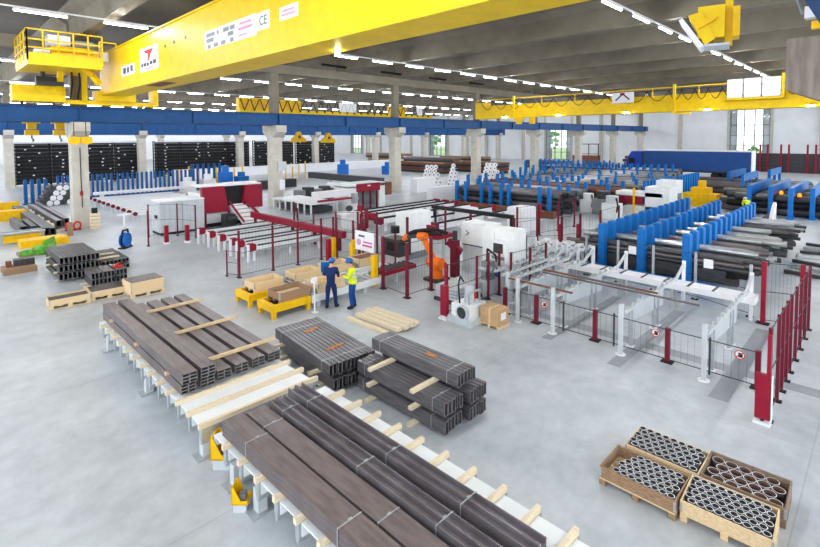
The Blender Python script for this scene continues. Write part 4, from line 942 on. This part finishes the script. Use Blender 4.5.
for i,(x,y,L,w,h,m_) in enumerate(((5.2,36.4,14,.32,.5,'steeld'),(5.55,36.5,14,.3,.45,'steeld'),(6.35,39.5,12,.35,.45,'steelb'),(6.85,39.9,12,.3,.5,'steel'),(4.3,38,5,.35,.5,'steeld'),(4.75,37.4,4,.3,.55,'steeld'))):
    item('steel_beam',MB().rt((0,0,h/2),(0,L,h/2),w,h,.03).mesh('steel_beam',m_),(x,y,.1),0,['outer left long dark beam left of the first column','second long dark beam left of the first column','long grey beam next to the loose timbers','brownish long beam nearest the first column','short dark beam end beside the grey trough','second short dark beam beside the grey trough'][i],'steel beam')
for i in range(6):
    batten((5.85,(38.5,39.9,42.2,43.6,46.2,47.6)[i],0),(5.98,(38.5,39.9,42.2,43.6,46.2,47.6)[i]+1.2,0),.2,'%s pale timber between the long beams left of the column' % ORD[i],h=.4)
for y in (38.3,42,46):
    batten((4.9,y,0),(7.3,y,0),.12,'%s timber under the long beams at left' % {38.3:'front',42:'middle',46:'rear'}[y],h=.1)
t = T('hose_reel','red hose coil leaning at the foot of the first column','hose',(6.85,37.9,0))
for x in (-.22,.22):
    MB().path([(x+.2*math.cos(a*PI/6),0,.32+.24*math.sin(a*PI/6)) for a in range(13)],.06,6).O('coil','inkr',t)
MB().B(-.45,.05,0,.45,.12,.1).O('stand','dark',t)
for k in range(5):
    batten((7.75,37.6,.22*k),(8.3,37.6,.22*k),.35,'%s block from the floor in the timber pile beside the first column' % ORD[k],h=.18)
    if k<4:
        batten((7.8,37.5,.18+.22*k),(7.8,37.8,.18+.22*k),.05,'%s spacer lath in the timber pile beside the first column' % ORD[k],'woodw',h=.04)
one(MB().B(0,0,0,.3,.3,.34),'black_box','black','black box on top of the timber pile beside the first column','box',(7.85,37.45,1.06))
one(MB().B(0,0,0,.3,.12,.8),'wooden_board','woodw','brown board standing left of the first column','board',(6.2,36.0,0))
t = T('cable_reel','round blue cable drum on black feet, standing on open floor','cable reel',(7.75,29.8,0),PI*.25)
MB().cyl((0,-.14,.45),(0,-.08,.45),.4,24).O('front_disc','reelb',t); MB().cyl((0,.08,.45),(0,.14,.45),.4,24).O('rear_disc','reelb',t)
MB().cyl((0,-.08,.45),(0,.08,.45),.28,18).O('drum','black',t); MB().cyl((0,-.16,.45),(0,-.14,.45),.12,14).O('hub','hat',t)
MB().bar((-.38,-.1,.03),(-.2,-.1,.35),.06,.06).bar((.38,-.1,.03),(.2,-.1,.35),.06,.06).bar((-.4,0,.03),(.4,0,.03),.4,.05).O('stand','black',t)
MB().path([(-.28,0,.82),(-.24,0,.98),(.24,0,.98),(.28,0,.82)],.05).O('handle','black',t)
for i in range(5):
    MB().cyl((.2*math.cos(i*2*PI/5),-.146,.45+.2*math.sin(i*2*PI/5)),(.2*math.cos(i*2*PI/5),-.14,.45+.2*math.sin(i*2*PI/5)),.05,8).O('disc_hole','hat',t)
# ================================================================== LEFT MACHINES AND ROLLER GRIDS
t = T('saw_machine','red and black machine with white ramp, left of the second column','machine',(13,32.5,0))
MB().B(0,.1,.25,4.3,2.2,2.3).O('body','white',t)
MB().add([(0,-.25,1.0),(1.75,-.35,1.0),(1.45,-.35,2.75),(0,-.25,2.75),(0,.1,.95),(1.75,.1,.95),(1.45,.1,2.75),(0,.1,2.75)],[(0,1,2,3),(4,5,6,7),(0,1,5,4),(1,2,6,5),(2,3,7,6),(3,0,4,7)]).O('left_hood','red',t)
MB().add([(2.75,-.35,1.15),(4.3,-.25,1.05),(4.3,-.25,2.7),(3.0,-.35,2.7),(2.75,.1,1.15),(4.3,.1,1.05),(4.3,.1,2.7),(3.0,.1,2.7)],[(0,1,2,3),(4,5,6,7),(0,1,5,4),(1,2,6,5),(2,3,7,6),(3,0,4,7)]).O('right_hood','red',t)
MB().B(1.5,-.02,1.35,2.95,.1,2.68).O('dark_opening','black',t); MB().B(0,0,.0,4.3,2.2,.25).O('plinth','black',t); MB().B(.1,.0,.4,1.7,.1,.9).O('lower_cover','label',t); MB().B(0,-.1,2.72,4.3,1.9,2.8).O('top_cover','label',t)
MB().B(3.9,-.36,2.45,4.2,-.33,2.55).O('lamp_slot','dark',t)
for x in (.15,1.75,2.6): MB().C(x,-.3,.0,.1,.1,1.0).O('support','darkred',t)
r = MB().add([(1.9,-2.2,.35),(3.2,-2.2,.35),(2.9,-.2,1.45),(1.9,-.2,1.45),(1.9,-2.2,.2),(3.2,-2.2,.2),(2.9,-.2,1.2),(1.9,-.2,1.2)],[(0,1,2,3),(4,5,6,7),(0,1,5,4),(1,2,6,5),(2,3,7,6),(3,0,4,7)]).O('ramp','label',t)
MB().bar((3.25,-2.3,.55),(2.95,-.2,1.7),.1,.16).bar((1.85,-2.3,.5),(1.85,-.2,1.65),.08,.12).O('ramp_edge','red',t)
MB().B(1.1,-1.2,.0,1.8,-.5,.9).cyl((1.2,-1.3,.6),(1.8,-1.3,.6),.2).O('motor_block','dark',t)
for k in range(5): MB().bar((1.95,-2.0+k*.4,.48+.22*k),(3.05,-2.0+k*.4,.48+.22*k),.04,.04).O('rung','mid',t)
t = T('box_cabinet','white box cabinet of the left machine, behind thin red fence','cabinet',(10.25,31.9,0))
MB().B(0,0,.15,2.7,1.6,2.05).O('body','grey',t); MB().B(.02,.05,0,2.68,1.55,.15).O('plinth','black',t); MB().B(-.02,-.02,2.05,2.72,1.62,2.12).O('lid','label',t); MB().B(1.3,-.01,.2,1.34,0,2.0).O('door_gap','mid',t); MB().B(-.06,.5,1.0,0,.9,1.2).O('handle_box','black',t)
for i,y in enumerate((28.0,26.6,25.3,23.9,23.2,22.0)):
    t = T('roller_rail','%s white roller rail with red end cap from the far side of the left grid' % ORD[i],'roller rail',(11.3,y,0)); L = 4.0
    MB().B(0,-.08,.5,L,.08,.72).O('rail','white',t); MB().B(.2,-.04,.72,L,.04,.78).O('chain','dark',t)
    MB().prism([(-.16,-.16),(.1,-.16),(.18,-.08),(.18,.12),(.1,.2),(-.16,.2)],(-.12,-.14,.68),(-.12,.14,.68)).O('end_cap','red',t)
    for x in (-.35,.0,2.0,3.8): MB().C(x,-.1 if x<0 else 0,0,.1,.1,.85 if x<0 else .5).O('leg','label',t)
for i in range(7):
    one(MB().B(0,0,.55,3.3,.1,.66).B(.2,0,0,.3,.1,.55).B(3.0,0,0,3.1,.1,.55),'support_rail','galv','%s thin grey rail between the red-capped roller rails' % ORD[i],'rail',(11.9,(21.3,22.4,23.45,24.45,25.7,26.85,27.35)[i],0))
t = T('side_beam','long dark red side beam of the left roller grid','beam',(15.35,20.3,0)); MB().B(0,0,.72,.3,10.0,1.08).O('beam','red',t)
for k in range(5): MB().C(.15,.4+k*2.3,0,.14,.14,.72).O('leg','darkred',t)
t = T('white_table','long white framed machine table beside the second column','table',(21.0,31.6,0))
MB().B(0,0,.82,2.6,5.8,.92).O('top','label',t)
for k in range(7):
    for x in (.05,2.5): MB().C(x,.1+k*.93,0,.1,.1,.82).O('leg','white',t)
MB().B(.2,.4,.1,2.3,5.4,.5).O('drive','dark',t)
t = T('machine_base_row','row of dark machine parts behind the white framed table','machine',(23.6,37.4,0))
for k in range(6): MB().B(k*.9,0,0,k*.9+.7,.9,1.3+.2*(k%2)).cyl((k*.9+.35,-.1,.9),(k*.9+.35,.2,.9),.22,10).O('module','dark' if k%2 else 'mid',t)
t = T('portal_machine','white portal machine with red top panel before the third column','machine',(24.3,31.1,0))
MB().B(0,0,0,.9,2.0,2.0).B(3.2,0,0,3.9,2.0,2.1).B(0,0,1.9,3.9,2.0,2.2).O('frame','white',t)
MB().B(.75,-.12,1.55,3.25,0,2.2).O('red_panel','red',t); MB().B(.9,.6,.3,3.2,1.8,1.9).O('inner_frame','mid',t); MB().B(1.85,-.14,1.95,2.15,-.12,2.05).O('lamp','label',t)
for x in (.95,1.5,2.3,3.0): MB().C(x,.05,.0,.12,.12,1.55).O('post','darkred',t)
MB().B(.2,-.4,.7,.6,0,1.5).cyl((.4,-.5,1.1),(.4,-.2,1.1),.2).O('control_unit','galv',t); MB().B(-2.8,.2,1.3,0,1.2,1.75).O('side_arm','label',t); MB().B(-3.0,-.1,1.05,.2,.1,1.2).O('red_beam','red',t)
MB().B(4.1,.2,1.0,4.9,1.4,2.1).O('rusty_block','rust',t)
t = T('small_machine','small white machine with table in front of the portal machine','machine',(19.6,25.0,0))
MB().B(0,0,0,.8,1.0,1.0).B(-.5,-.2,1.0,.7,.8,1.12).O('body','label',t); MB().C(.9,.1,0,.25,.25,1.5).O('red_column','red',t); MB().ball((.4,.6,1.3),.25,.25,.2).O('dark_head','dark',t)
one(MB().B(0,0,1.2,.6,13,1.9),'long_feed_beam','dark','long dark feed beam behind the portal machine','beam',(32.8,36.9,0))
item('feed_bracket',MB().B(0,0,0,.5,.3,1.2).mesh('feed_bracket','grey'),(32.85,41,0),0,'grey bracket under the long dark feed beam','bracket')
item('feed_bracket',MB().B(0,0,0,.5,.3,1.2).mesh('feed_bracket','grey'),(32.85,46,0),0,'second grey bracket under the long dark feed beam, farther away','bracket')
one(MB().B(0,0,.6,.8,8,1.4).B(.1,.5,0,.7,1,.6).B(.1,6.5,0,.7,7,.6),'white_feed_bed','label','white feed bed leading into the portal machine','machine bed',(29.2,33.2,0))
for i,(y,x0) in enumerate(((26.6,21.0),(25.6,21.1),(24.6,21.4),(23.0,20.6),(21.0,20.9),(19.2,21.6))):
    t = T('transfer_rail','%s white transfer rail with red ends from the far side of the centre grid' % ORD[i],'transfer rail',(x0,y,0)); L = 29.8-x0
    MB().B(0,-.12,.5,L,.12,.82).O('rail','label',t); MB().B(.1,-.06,.82,L,.06,.92).O('chain','black',t)
    for x,a in ((-.3,'end_cap'),(L,'end_cap')): MB().cyl((x,-.2,.72),(x,.2,.72),.25,12).B(x-.02,-.15,.5,x+.32,.15,.9).O(a,'red' if (x>0 or i<3) else 'darkred',t)
    for x in (.3,L*.5,L-.3): MB().C(x,0,0,.14,.14,.5).O('leg','label',t)
    for k in range(3): MB().prism([(0,.05),(.5,.05),(.3,.3),(.1,.3)],(L*.3+k*2,-.2,.5),(L*.3+k*2,-.13,.5)).O('drive_cover','galv',t)
t = T('black_beam','long black cable beam on posts over the centre grid','beam',(23.3,15.0,0)); MB().B(-.12,0,1.4,.12,6.1,1.62).O('beam','black',t)
for y in (.1,5.9): MB().C(0,y,0,.16,.16,1.4).O('post','black',t)
MB().C(0,3.0,0,.12,.12,1.4).O('red_post','darkred',t)
for i,(x,y,w_,d_,h_,lab) in enumerate(((33.2,30.2,4.5,.6,1.3,'low white partition before the white reel stacks'),(37.6,36.3,3.0,1.0,1.5,'white cabinets right of the third column'),(26.3,16.2,1.5,1.2,1.5,'white box unit under the right end of the black beam'),(25,19,1.0,1.2,1.3,'grey white unit under the black beam'))):
    one(MB().B(0,0,0,w_,d_,h_).B(.05,.03,h_,w_-.05,d_-.03,h_+.05),'white_unit','label',lab,'machine unit',(x,y+(.45 if x==25 else 0),0))
# conveyors in the lane behind the first column
for i,y in enumerate((50.4,48.8,47.3,46.0,44.6,43.2,41.8,40.4,39.0,37.6)):
    x0 = 10.5; t = T('lane_conveyor','%s white rail from the back in the lane right of the first column' % ORD[i],'conveyor rail',(x0,y,0)); L = 7.0
    MB().B(0,-.06,.62,L,.06,.76).O('rail','label',t); MB().cyl((-.05,-.1,.72),(-.05,.1,.72),.14,10).O('end_cap','darkred',t)
    for x in (.3,3.5,6.6): MB().C(x,0,0,.1,.1,.62).O('leg','grey',t)
one(MB().B(0,0,.85,16,.5,1.1).B(.5,.1,0,.8,.4,.85).B(8,.1,0,8.3,.4,.85).B(15,.1,0,15.3,.4,.85),'long_white_conveyor','label','long white conveyor line before the blue rack at left','conveyor',(11,51.5,0))
one(MB().B(0,0,0,4.5,.5,.35),'rust_beam','rust','rusty brown beam lying behind the left lane rails','beam',(17.0,50.2,.0))
t = T('white_stand','white forked stand on the floor left of the white box cabinet','stand',(9.4,36.3,0)); MB().C(0,0,0,.1,.1,.9).bar((-.4,0,.95),(.4,0,.95),.15,.12).O('frame','label',t); MB().bar((-.5,0,.05),(.5,0,.05),.1,.08).O('foot','label',t)
# ================================================================== MIDDLE BAY: BLUE RACKS, BAR STORE, REELS
comb_rack(6.6,56.0,4,.5,2.3,'short dark blue rack rows at the left, bar ends beside them',mat='dblue')
comb_rack(9.4,58.2,12,.42,2.4,'dark blue rack posts left of the first column, behind round bars',mat='dblue',ps=.2)
comb_rack(14.6,58,19,.46,2.4,'blue rack posts right of the first column',mat='dblue',ps=.2)
comb_rack(23.8,62,6,.7,2.8,'blue rack posts right of the second row column',mat='dblue')
rn = random.Random(9)
for k in range(4):
    for j in range(7-k):
        item('round_bar',pipe_me(.24,2.2,.235,'label','steeld') if (k*3+j)%3 else pipe_me(.24,2.2,.2,'steeld','black'),(7.5+.5*j+.25*k,53.5,.24+.44*k),0,'round bar end in the pile beside the left dark blue rack','round bar','round bars at the left blue rack').rotation_euler = (-PI/2,0,0)
def cassette(): 
    t = T('bar_cassette','x','cassette',(0,0,0)); MB().B(0,0,0,3.5,1.0,.05).B(0,0,.05,3.5,.06,.12).B(0,.94,.05,3.5,1.0,.12).O('tray','black',t)
    m = MB()
    for k in range(4):
        for q in range(2): m.cyl((.05,.16+.22*k,.15+.18*q),(3.45,.16+.22*k,.15+.18*q),.09,6)
    m.O('bars','blackbar',t)['kind'] = 'stuff'
    MB().B(.2,-.02,.06,.42,0,.2).O('label_plate','label',t); return t
cas = cassette(); fst = True
for bi,(xa,nb) in enumerate(((8.2,4),(24.6,4),(40.6,2),(49.0,1),(53.5,1))):
    wh = ['leftmost','second','third','fourth','rightmost'][bi]
    t = T('bar_store_rack','%s tall dark bar store rack behind the second column row' % wh,'rack',(xa,77.8,0))
    for b in range(nb+1):
        for y in (.1,.94): MB().C(b*3.7,y,0,.14,.12,5.6).O('upright','black',t)
        MB().B(b*3.7-.05,.1,5.5,b*3.7+.05,.9,5.6).O('cross_tie','galv',t)
    MB().B(0,.02,5.45,nb*3.7,.1,5.6).O('top_beam','label',t)
    for b in range(nb):
        for lv in range(11):
            z = .3+.47*lv
            o = cas if fst else dup(cas)
            fst = False
            o.location = (xa+.1+3.7*b,77.63,z+.012)
            o['label'] = '%s level cassette of dark bars, %s bay of the %s bar store rack' % (ORD[lv],ORD[b],wh)
            for ch in o.children:
                if ch.name.startswith('label_plate'): ch.location.x = rn.uniform(0,2.9) if rn.random() < .5 else (b+bi)%3*.9
            o['group'] = 'bar cassettes of the %s rack' % wh
    for lv in range(11): MB().B(0,.0,.25+.47*lv,nb*3.7,.9,.3+.47*lv).O('shelf_arm','black',t)
one(MB().B(0,0,0,46,1.5,1.4),'store_feed_bed','label','long pale feed bed in front of the bar store racks','machine bed',(26,75.0-1.6,0))
for i in range(12):
    x = 20.2+1.45*i+(4 if i>7 else 0)
    one(MB().C(0,0,0,.14,.14,2.0+.3*(i%3)),'yellow_post','yellow','yellow marking post in the bay before the bar store','post',(x,60+.6*(i%4),0),0,'yellow posts before the bar store')
for i,(x,y,h,m_,lab) in enumerate(((25.8,58,2.6,'reelb','blue motor housing behind the red and black machine'),(27.5,57.2,1.8,'hat','lower blue motor unit right of the blue housing'),(20.5,56,1.6,'label','white machine part between the yellow posts, left'),(23,56.5,1.8,'label','white machine part between the yellow posts, right'),(47,62,2.5,'reelb','blue tank left of the yellow frame store'),(53,58,2.0,'reelb','small blue machine part beside the third column'))):
    one(MB().B(0,0,0,1.4,1.2,h*.7).cyl((.7,.6,h*.7),(.7,.6,h),.45,12),'machine_unit',m_,lab,'machine unit',(x,y,0))
one(MB().B(0,0,0,9,1.2,1.0),'dark_feeder','dark','dark feeder bed left of the portal machine','machine bed',(23.5,52,0))
# white reel stacks
SPL = None
for s,(x,y,rows,cols,lab) in enumerate(((42.6,38.9,6,5,'left'),(46.3,38.6,6,3,'middle'),(51.3,36.5,6,5,'right'))):
    for k in range(rows):
        for j in range(max(1,cols-(k//2))):
            t = SPL
            if SPL is None:
                SPL = t = T('white_reel','x','reel',(0,0,0)); MB().cyl((-.4,0,.24),(-.35,0,.24),.24,14).O('flange','label',t); MB().cyl((.35,0,.24),(.4,0,.24),.24,14).O('flange','label',t); MB().cyl((-.35,0,.24),(.35,0,.24),.2,10).O('winding','label',t); MB().cyl((-.41,0,.24),(.41,0,.24),.09,10).O('hub','dark',t)
            else: t = dup(SPL)
            d = (j-(cols-1)/2)*.5+.25*((k+1)%2)*0+.125*k
            t.location = (x+d*.7071,y-d*.7071,.45*k); t.rotation_euler = (0,0,PI*.25)
            t['label'] = 'white reel in the %s stack of reels in the hall centre' % lab; t['group'] = 'reels of the %s stack' % lab
# brown goods far back
rn = random.Random(4)
for i,(x,y,L,h,m_,lab) in enumerate(((60,52,14,1.8,'rust','rusty stack of plates far behind the white reels'),(72,60,16,2.0,'steel','brown long stack far back left of the middle window'),(66,45,10,1.9,'rust','brown stack right of the fourth column, far back'),(84,40,12,1.6,'steel','grey brown stack before the end wall, left of the truck'),(85,62,14,1.8,'woodw','pale brown goods stack before the end wall'),(77,78,14,2.4,'woodw','timber coloured goods row far back'),(95,30.5,6.5,2.4,'rust','rusty heap left of the truck by the end wall'))):
    t = T('goods_stack',lab,'stack',(x,y,0))
    for k in range(4): MB().B(rn.uniform(0,.4),rn.uniform(0,.4),h*k/4,2.6+rn.uniform(0,.4),L-rn.uniform(0,1),h*(k+.85)/4).O('layer',m_ if k%2 else 'dark',t)
t = T('lattice_frame','dark lattice frame by the end wall left of the truck','frame',(96,42,0)); m = MB()
for y in (0,2,4): m.C(0,y,0,.15,.15,4.6)
m.bar((0,0,4.5),(0,4,4.5),.15,.15).bar((0,0,2.5),(0,4,2.5),.12,.12); m.O('frame','dark',t); MB().B(-1,0,0,1,5,2.2).O('load','rust',t)
# straightening machine and lifting gear at right
t = T('straightening_machine','long white machine with red insert behind the blue post rows','machine',(38.5,12.0,0))
MB().B(0,0,0,1.6,3.6,.7).B(0,0,1.45,1.6,3.4,1.75).O('bed','white',t); MB().B(0,-.5,0,1.8,1.2,2.2).O('cabinet','white',t); MB().B(-.05,1.4,.8,.4,3.2,1.4).O('red_insert','red',t); MB().cyl((-.1,2.9,1.0),(.3,2.9,1.0),.4,12).O('drum','darkred',t); MB().C(-.3,1.9,0,.12,.12,2.1).O('yellow_post','yellow',t)
t = T('control_cabinet','white cabinet with dark slots beside the yellow lifting gear','cabinet',(41.5,11.9,0)); MB().B(0,0,0,1.6,1.5,2.5).O('body','white',t); MB().B(-.02,.3,1.5,0,1.1,1.7).O('slot','black',t); MB().B(.3,-.02,.4,1.3,0,1.5).O('window','mid',t)
t = T('lifting_gear','yellow lifting beam gear on the floor behind the blue rows','lifting gear',(46.6,10.3,0))
MB().B(0,0,.5,1.5,2.6,1.1).B(.2,.6,1.1,1.3,2.0,1.6).B(.4,1.0,1.6,1.0,1.5,2.2).O('body','yellow',t); MB().B(.2,-.5,.2,1.5,.4,.8).O('arm','yellow',t); MB().B(.1,.2,0,.4,2.4,.5).B(1.1,.2,0,1.4,2.4,.5).O('foot','yellow',t)
for k,(x,y,s) in enumerate(((36.5,15.2,1.2),(36.9,16.6,1.0),(35.2,14.0,1.1))):
    t = T('machine_unit',['grey clutter of hoses left of the white machine','white drum unit behind the pipe ends','pink white cabinet group left of the white machine'][k],'machine unit',(x,y,0))
    MB().B(0,0,0,s,s,s).O('base',['mid','label','white'][k],t); MB().cyl((s*.5,s*.5,s),(s*.5,s*.5,s*1.5),s*.4,12).O('drum',['dark','label','grey'][k],t); MB().path([(0,0,s*.5),(-.3,-.2,s),(.2,.1,s*1.4),(.6,.3,s)],.06).O('hose',['black','rust','black'][k],t)
# scattered frame and hoses on the open floor at right
t = T('steel_trestle','white slanted steel trestle with dark parts on the right open floor','trestle',(37.2,5.4,0)); MB().bar((0,0,.0),(.8,-.2,1.7),.2,.14).bar((.8,-.2,0),(.8,-.2,1.8),.16,.16).bar((0,0,.05),(1.2,.5,.05),.12,.08).bar((.1,0,.3),(.8,-.1,.35),.1,.1).O('frame','label',t); MB().bar((-.8,.4,.2),(.5,.1,1.0),.25,.2).bar((-.3,.6,.1),(.2,.2,.5),.3,.2).O('dark_parts','dark',t)
one(MB().path([(0,0,.04),(.6,.3,.04),(1.1,0,.04),(1.5,-.4,.04),(.8,-.5,.04),(.2,-.2,.04)],.05),'green_hose','green','coiled green hose lying on the open floor at right','hose',(31.9,5.0,0))
rn = random.Random(8)
for i in range(7):
    a = rn.uniform(-1.9,-1.2); x = 26.5+1.25*i; 
    one(MB().rt((0,0,.1),(rn.uniform(1.2,2.2),0,.1+.0),.18,.14,.015),'offcut','bright' if i%2 else 'steeld','%s offcut leaning out at the open ends of the blue bays' % ORD[i],'offcut',(x,3.2,-.01),a)
# ================================================================== PEOPLE
def skin_obj(name, parent, chains, mat, lvl=1):
    """chains: lists of ((x,y,z), r) joined end to end; an int refers to an earlier vertex"""
    vs, ed, rad, roots = [], [], [], []
    for ch in chains:
        prev = None
        for it in ch:
            if isinstance(it, int): prev = it; continue
            vs.append(it[0]); rad.append(it[1]); i = len(vs)-1
            if prev is None: roots.append(i)
            else: ed.append((prev,i))
            prev = i
    me = bpy.data.meshes.new(name); me.from_pydata(vs, ed, []); me.update()
    o = bpy.data.objects.new(name, me); COL.objects.link(o)
    sk = o.modifiers.new('Skin','SKIN'); sk.use_smooth_shade = True
    d = me.skin_vertices[0].data
    for i,r in enumerate(rad): d[i].radius = (r,r) if not isinstance(r,tuple) else r; d[i].use_root = i in roots
    ss = o.modifiers.new('Sub','SUBSURF'); ss.levels = lvl; ss.render_levels = lvl
    dg = bpy.context.evaluated_depsgraph_get(); dg.update()
    m2 = bpy.data.meshes.new_from_object(o.evaluated_get(dg)); bpy.data.objects.remove(o)
    m2.name = name; m2.materials.clear(); m2.materials.append(M[mat])
    for p in m2.polygons: p.use_smooth = True
    r = bpy.data.objects.new(name, m2); COL.objects.link(r)
    if parent: r.parent = parent
    return r
def person(label, loc, rz, J, jacket, trousers, helmet, tape=False):
    """J: joints in local metres, facing +Y"""
    P = lambda k: Vector(J[k])
    mid = lambda a,b,t=.5: a.lerp(b,t)
    ch = [[(P('pelvis'),.08),(P('waist'),.09),(P('chest'),(.16,.115)),(P('neckb'),.07),(P('neck'),.055),(P('head'),.085),(P('crown'),.075)]]
    for s in 'lr':
        ch.append([2,(P('sh'+s),.07),(mid(P('sh'+s),P('el'+s)),.052),(P('el'+s),.043),(mid(P('el'+s),P('wr'+s)),.04),(P('wr'+s),.028),(P('wr'+s)+(P('wr'+s)-P('el'+s)).normalized()*.07,(.04,.022))])
        ch.append([0,(P('hip'+s),.06),(mid(P('hip'+s),P('kn'+s)),.07),(P('kn'+s),.052),(mid(P('kn'+s),P('an'+s),.4),.056),(P('an'+s),.038),(P('an'+s)+Vector((0,.02,-.045)),.032),(P('to'+s),.028)])
    # fingers: five short chains rooted inside each palm
    for s in 'lr':
        d = (P('wr'+s)-P('el'+s)).normalized(); sd = Vector((1,0,0)) if abs(d.x)<.8 else Vector((0,1,0)); up = d.cross(sd).normalized(); sd = up.cross(d).normalized(); b = P('wr'+s)+d*.075
        for q,L in ((-.03,.065),(-.01,.078),(.01,.073),(.03,.055)):
            ch.append([(b+sd*q,.009),(b+sd*q+d*L*.5,.009),(b+sd*q+d*L*.85+up*.02,.008)])
        ch.append([(P('wr'+s)+d*.04-sd*.03,.011),(P('wr'+s)+d*.075-sd*.055,.01),(P('wr'+s)+d*.11-sd*.05+up*.015,.009)])
    root = skin_obj('person', None, ch, 'skin', 1)
    root.location = loc; root.rotation_euler = (0,0,rz); tag(root, label, 'person')
    hd, cr = P('head'), P('crown'); up = (cr-hd).normalized(); f = Vector(J.get('face',(0,1,0))).normalized(); sd = f.cross(up).normalized()
    MB().cyl(hd+f*.075, hd+f*.125-up*.012, .02, 6, .012).O('nose','skin',root)
    for s in (-1,1):
        MB().ball(hd+f*.082+sd*s*.033+up*.03,.012,.012,.009,8,6).O('eye','ink',root); MB().ball(hd+sd*s*.093,.016,.022,.034,8,6).O('ear','skin',root)
    MB().ball(hd+f*.083-up*.045,.026,.012,.008,8,6).O('mouth','inkp',root)
    hr = MB().ball(hd-f*.022+up*.03,.098,.098,.1,12,8,-.4); hr.O('hair','hair',root,smooth=True)
    tc = [[(P('pelvis')-Vector((0,0,.13)),.172),(P('pelvis')+Vector((0,0,.03)),.165),(P('waist'),.165),(P('chest'),(.22,.165)),(P('neckb')-Vector((0,0,.02)),.09)]]
    for s in 'lr': tc.append([3,(P('sh'+s),.1),(mid(P('sh'+s),P('el'+s)),.07),(P('el'+s),.06),(mid(P('el'+s),P('wr'+s),.6),.053),(P('wr'+s)-(P('wr'+s)-P('el'+s)).normalized()*.01,.045)])
    jk = skin_obj('jacket', root, tc, jacket, 1)
    tr = [[(P('pelvis')+Vector((0,0,.1)),.155),(P('pelvis')-Vector((0,0,.02)),.16)]]
    for s in 'lr': tr.append([1,(P('hip'+s),.128),(mid(P('hip'+s),P('kn'+s)),.108),(P('kn'+s),.08),(mid(P('kn'+s),P('an'+s)),.078),(P('an'+s)+Vector((0,0,.01)),.072)])
    skin_obj('trousers', root, tr, trousers, 1)
    for s in 'lr': skin_obj('boot', root, [[(P('an'+s)+Vector((0,0,.05)),.062),(P('an'+s)+Vector((0,-.02,-.03)),.068),(P('an'+s)+Vector((0,.07,-.04)),.062),(P('to'+s)+Vector((0,.03,.01)),.055)]], 'black', 1)
    h = MB().ball(hd+up*.06,.125,.14,.12,16,8,-.05).cyl(hd+up*.055+f*.06,hd+up*.048+f*.06,.13,14); ho = h.O('helmet',helmet,root,smooth=True)
    if tape:
        w = P('waist'); c = P('chest'); v = c-w
        for k,rx,ry in ((.28,.2,.195),(.72,.235,.19)):
            p = w+v*k; n = 18
            MB().hollow(p-Vector((0,0,.025)),p+Vector((0,0,.025)),[(rx*math.cos(2*PI*i/n),ry*math.sin(2*PI*i/n)) for i in range(n)],[((rx-.03)*math.cos(2*PI*i/n),(ry-.03)*math.sin(2*PI*i/n)) for i in range(n)]).O('reflective_band','refl',jk)
    return root
J1 = dict(pelvis=(0,0,.94),waist=(0,.0,1.1),chest=(0,.02,1.34),neckb=(0,.03,1.48),neck=(0,.05,1.53),head=(.02,.09,1.62),crown=(.025,.11,1.73),
  shl=(-.2,.02,1.41),ell=(-.27,.12,1.16),wrl=(-.16,.34,1.3),shr=(.2,.02,1.41),elr=(.26,.08,1.14),wrr=(.14,.33,1.22),
  hipl=(-.1,0,.9),knl=(-.13,.05,.5),anl=(-.15,-.02,.1),tol=(-.18,.14,.045),hipr=(.1,0,.9),knr=(.12,.08,.5),anr=(.15,.1,.1),tor=(.2,.25,.045),face=(.25,.9,-.25))
person('worker in navy overalls and blue helmet, seen from behind, holding a blue folder',(9.95,13.82,0),math.radians(-52),J1,'navy','navy','hat')
t = T('folder','light blue folder held by the worker in navy overalls','folder',(9.95,13.82,0),math.radians(-52)); MB().add([(-.46,.36,1.2),(-.14,.46,1.2),(-.14,.42,1.56),(-.46,.32,1.56),(-.46,.38,1.2),(-.14,.48,1.2),(-.14,.44,1.56),(-.46,.34,1.56)],[(0,1,2,3),(4,5,6,7),(0,1,5,4),(1,2,6,5),(2,3,7,6),(3,0,4,7)]).O('cover','hat',t)
J2 = dict(pelvis=(0,0,.94),waist=(0,.01,1.1),chest=(0,.03,1.34),neckb=(0,.04,1.48),neck=(0,.06,1.53),head=(0,.1,1.62),crown=(0,.11,1.73),
  shl=(-.2,.03,1.41),ell=(-.25,.1,1.15),wrl=(-.15,.32,1.2),shr=(.2,.03,1.41),elr=(.25,.08,1.15),wrr=(.15,.3,1.18),
  hipl=(-.1,0,.9),knl=(-.1,.05,.5),anl=(-.1,-.0,.1),tol=(-.12,.16,.045),hipr=(.1,0,.9),knr=(.11,.02,.5),anr=(.12,-.06,.1),tor=(.14,.1,.045),face=(0,1,-.15))
person('worker in a yellow high-visibility jacket, blue trousers and blue helmet',(10.5,13.3,0),math.radians(42),J2,'hivis','royal','hat',True)
J3 = dict(pelvis=(0,0,.9),waist=(0,.1,1.04),chest=(0,.3,1.16),neckb=(0,.42,1.22),neck=(0,.46,1.24),head=(0,.54,1.28),crown=(0,.6,1.37),
  shl=(-.2,.34,1.17),ell=(-.22,.42,.9),wrl=(-.1,.6,.78),shr=(.2,.34,1.17),elr=(.22,.42,.9),wrr=(.12,.6,.78),
  hipl=(-.1,0,.86),knl=(-.12,.1,.48),anl=(-.12,-.0,.1),tol=(-.13,.16,.045),hipr=(.1,0,.86),knr=(.12,.08,.48),anr=(.13,-.04,.1),tor=(.14,.12,.045),face=(0,.8,-.6))
person('worker in yellow high-visibility jacket bending at the end of the blue post row',(42.9,7.45,0),math.radians(-60),J3,'hivis','navy','label',False)
